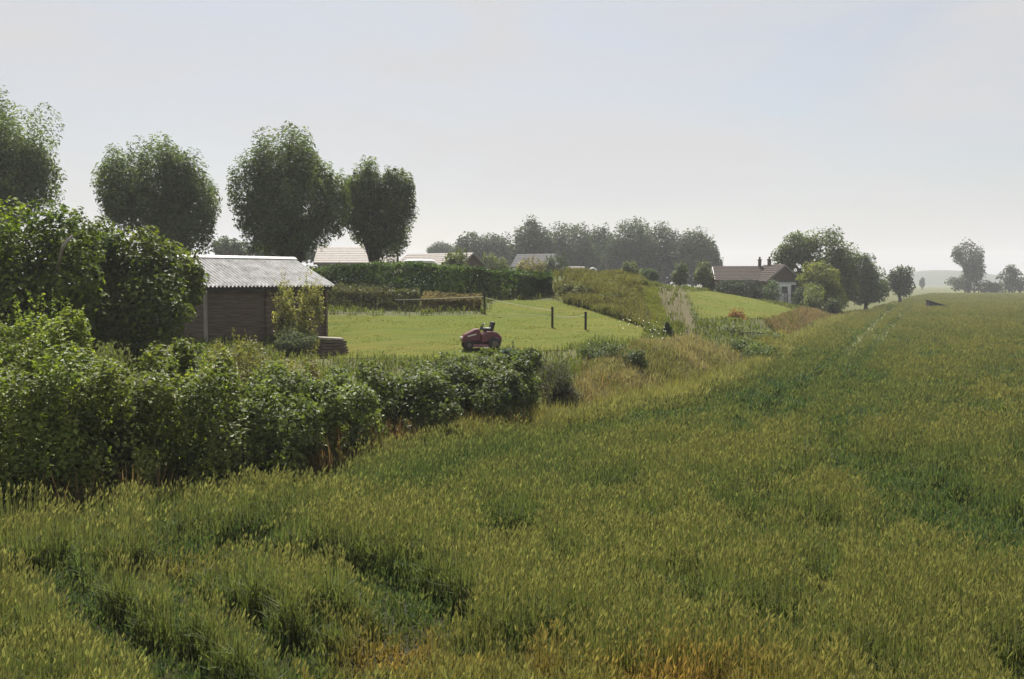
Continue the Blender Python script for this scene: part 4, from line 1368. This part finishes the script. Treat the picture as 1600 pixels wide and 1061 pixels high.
# dry straw-coloured grass on the slope and in the hollow
X, Y, Z, px, py = scatter(150000, 22, 120, -.06, .42)
ed = edge_dist(X, Y)
dz = in_poly(px, py, Z_DRY)
hz_ = in_poly(px, py, Z_HOLLOW)
edge_strip = (ed > .0) & (ed < 1.6) & (Y > 20)
k = ((dz | hz_) & (ed > -.1)) | (edge_strip & (rng.uniform(0, 1, len(X)) < .9))
X, Y, Z, px, py, dz, hz_ = [a[k] for a in (X, Y, Z, px, py, dz, hz_)]
tt = fbm(X / 1.8, Y / 2.4, 15)[:, None]
c0 = np.where(hz_[:, None], [.145, .115, .055], np.where(dz[:, None], [.165, .150, .060], [.17, .175, .045]))
c1 = np.where(hz_[:, None], [.25, .19, .095], np.where(dz[:, None], [.31, .28, .135], [.28, .27, .085]))
gmix = sstep(.50, .62, tt)
c0 = c0 * (1 - .75 * gmix) + np.array([.10, .115, .03]) * .75 * gmix
c1 = c1 * (1 - .6 * gmix) + np.array([.17, .17, .05]) * .6 * gmix
grass_object("dry_grass", "straw-coloured dry grass sloping down to the wheat", "grass", X, Y, Z, np.where(dz, .52, np.where(hz_, .42, .88)) * (.7 + .6 * vnoise(X, Y, 16)), np.clip(.0007 * Y, .015, .05), c0, c1, mat=M_DRY, droop=(.05, .5))

# pale tall grass right along the crop's edge
n = 5500
Y = 25 * (130 / 25) ** rng.uniform(0, 1, n)
X = np.interp(Y, EDGE_Y, EDGE_X) - rng.uniform(-.1, .6, n) * (1 + Y / 70)
k = Y > 28
X, Y = X[k], Y[k]
tt = rng.uniform(0, 1, (len(X), 1))
grass_object("edge_grass", "pale tall grass lining the edge of the wheat", "grass", X, Y, ground_z(X, Y), .72 + .25 * vnoise(X / 1.5, Y / 1.5, 23), np.clip(.0009 * Y, .02, .06),
             np.array([.15, .17, .05]) * (.8 + .4 * tt), np.array([.29, .285, .11]) * (.8 + .4 * tt), mat=M_DRY, droop=(.05, .4))

# russet dock stems along the thicket's foot and in the dry grass
cs = []
for px_, d_, m_, sp_ in [(565, 22.5, 260, .5), (620, 23.6, 320, .55), (690, 24.8, 200, .5), (930, 30, 60, .9), (955, 32, 50, .9), (760, 26, 120, .5), (200, 17.6, 80, .6)]:
    x = (px_ - 800) / F * d_
    cs.append(np.stack([x + rng.normal(size=m_) * sp_, d_ + rng.normal(size=m_) * sp_], -1))
yy = rng.uniform(20.5, 27.5, 420) ** 1.0
cs.append(np.stack([np.interp(yy, EDGE_Y, EDGE_X) - rng.uniform(.05, .9, 420), yy], -1)[vnoise(yy * 1.1, yy * 0, 91) > .3])
cs = np.concatenate(cs)
cs = cs[edge_dist(cs[:, 0], cs[:, 1]) > 0]
X, Y = cs.T
grass_object("dock_stems", "russet seeding dock stems at the foot of the thicket", "weeds", X, Y, ground_z(X, Y), rng.uniform(.5, 1.05, len(X)), np.full(len(X), .022), np.array([.13, .085, .04]), np.array([.23, .16, .075]), per=3, mat=M_DRY, droop=(.05, .3))

# short tufts on the mown lawns
X, Y, Z, px, py = scatter(60000, 34, 120, -.25, .32)
k = in_poly(px, py, Z_LAWN) & (Y < 75) | in_poly(px, py, Z_RLAWN) & (Y > 55)
X, Y, Z = X[k], Y[k], Z[k]
tt = fbm(X / 3.5, Y / 0.9, 18)[:, None]
grass_object("lawn_grass", "short bright mown grass of the lawns", "grass", X, Y, Z, .07 * (.6 + .9 * vnoise(X / .9, Y / .9, 19)), np.full(len(X), .045), np.array([.100, .125, .008]) * (.45 + 1.1 * tt), np.array([.16, .158, .016]) * (.45 + 1.1 * tt), per=2)

# ox-eye daisies beside the path foot
n = 36
X = np.array([P(x, 530, 46).x for x in rng.normal(1010, 22, n)])
Y = rng.normal(46, 2.0, n)
Z = ground_z(X, Y) + rng.uniform(.35, .6, n)
v, q, c = leaves(np.stack([X, Y, Z], -1), np.tile([0, -.6, .8], (n, 1)) + rng.normal(size=(n, 3)) * .3, rng.uniform(.05, .10, n), np.tile([.75, .75, .68], (n, 1)), .9)
st = np.stack([X, Y, ground_z(X, Y)], -1)
v2, q2, c2 = blades(st, np.tile([1.0, 0.0], (n, 1)), Z - st[:, 2], np.full(n, .012), np.tile([.08, .11, .03], (n, 1)), np.tile([.1, .13, .04], (n, 1)), np.full(n, .02))
o = mesh_np("white_flowers", np.concatenate([v, v2]), np.concatenate([q, q2 + len(v)]), M_DRY, np.concatenate([c, c2]))
tag(o, "scattered white daisies beside the foot of the path", "flowers", kind="stuff")

# ------------------------------------------------------------------ haze: one box of summer air
hm = bpy.data.materials.new("summer_haze")
hm.use_nodes = True
ht = hm.node_tree
ht.nodes.clear()
ho = ht.nodes.new("ShaderNodeOutputMaterial")
hv = ht.nodes.new("ShaderNodeVolumePrincipled")
hv.inputs['Color'].default_value = (0.87, 0.89, 0.93, 1)
hv.inputs['Density'].default_value = 0.00042
hv.inputs['Anisotropy'].default_value = 0.25
ht.links.new(hv.outputs['Volume'], ho.inputs['Volume'])
hb = MB()
hb.box((0, 600, 24), (3200, 1900, 52))
hzo = hb.build("haze", hm)
tag(hzo, "thin pale summer haze over the fields", "haze", kind="stuff")
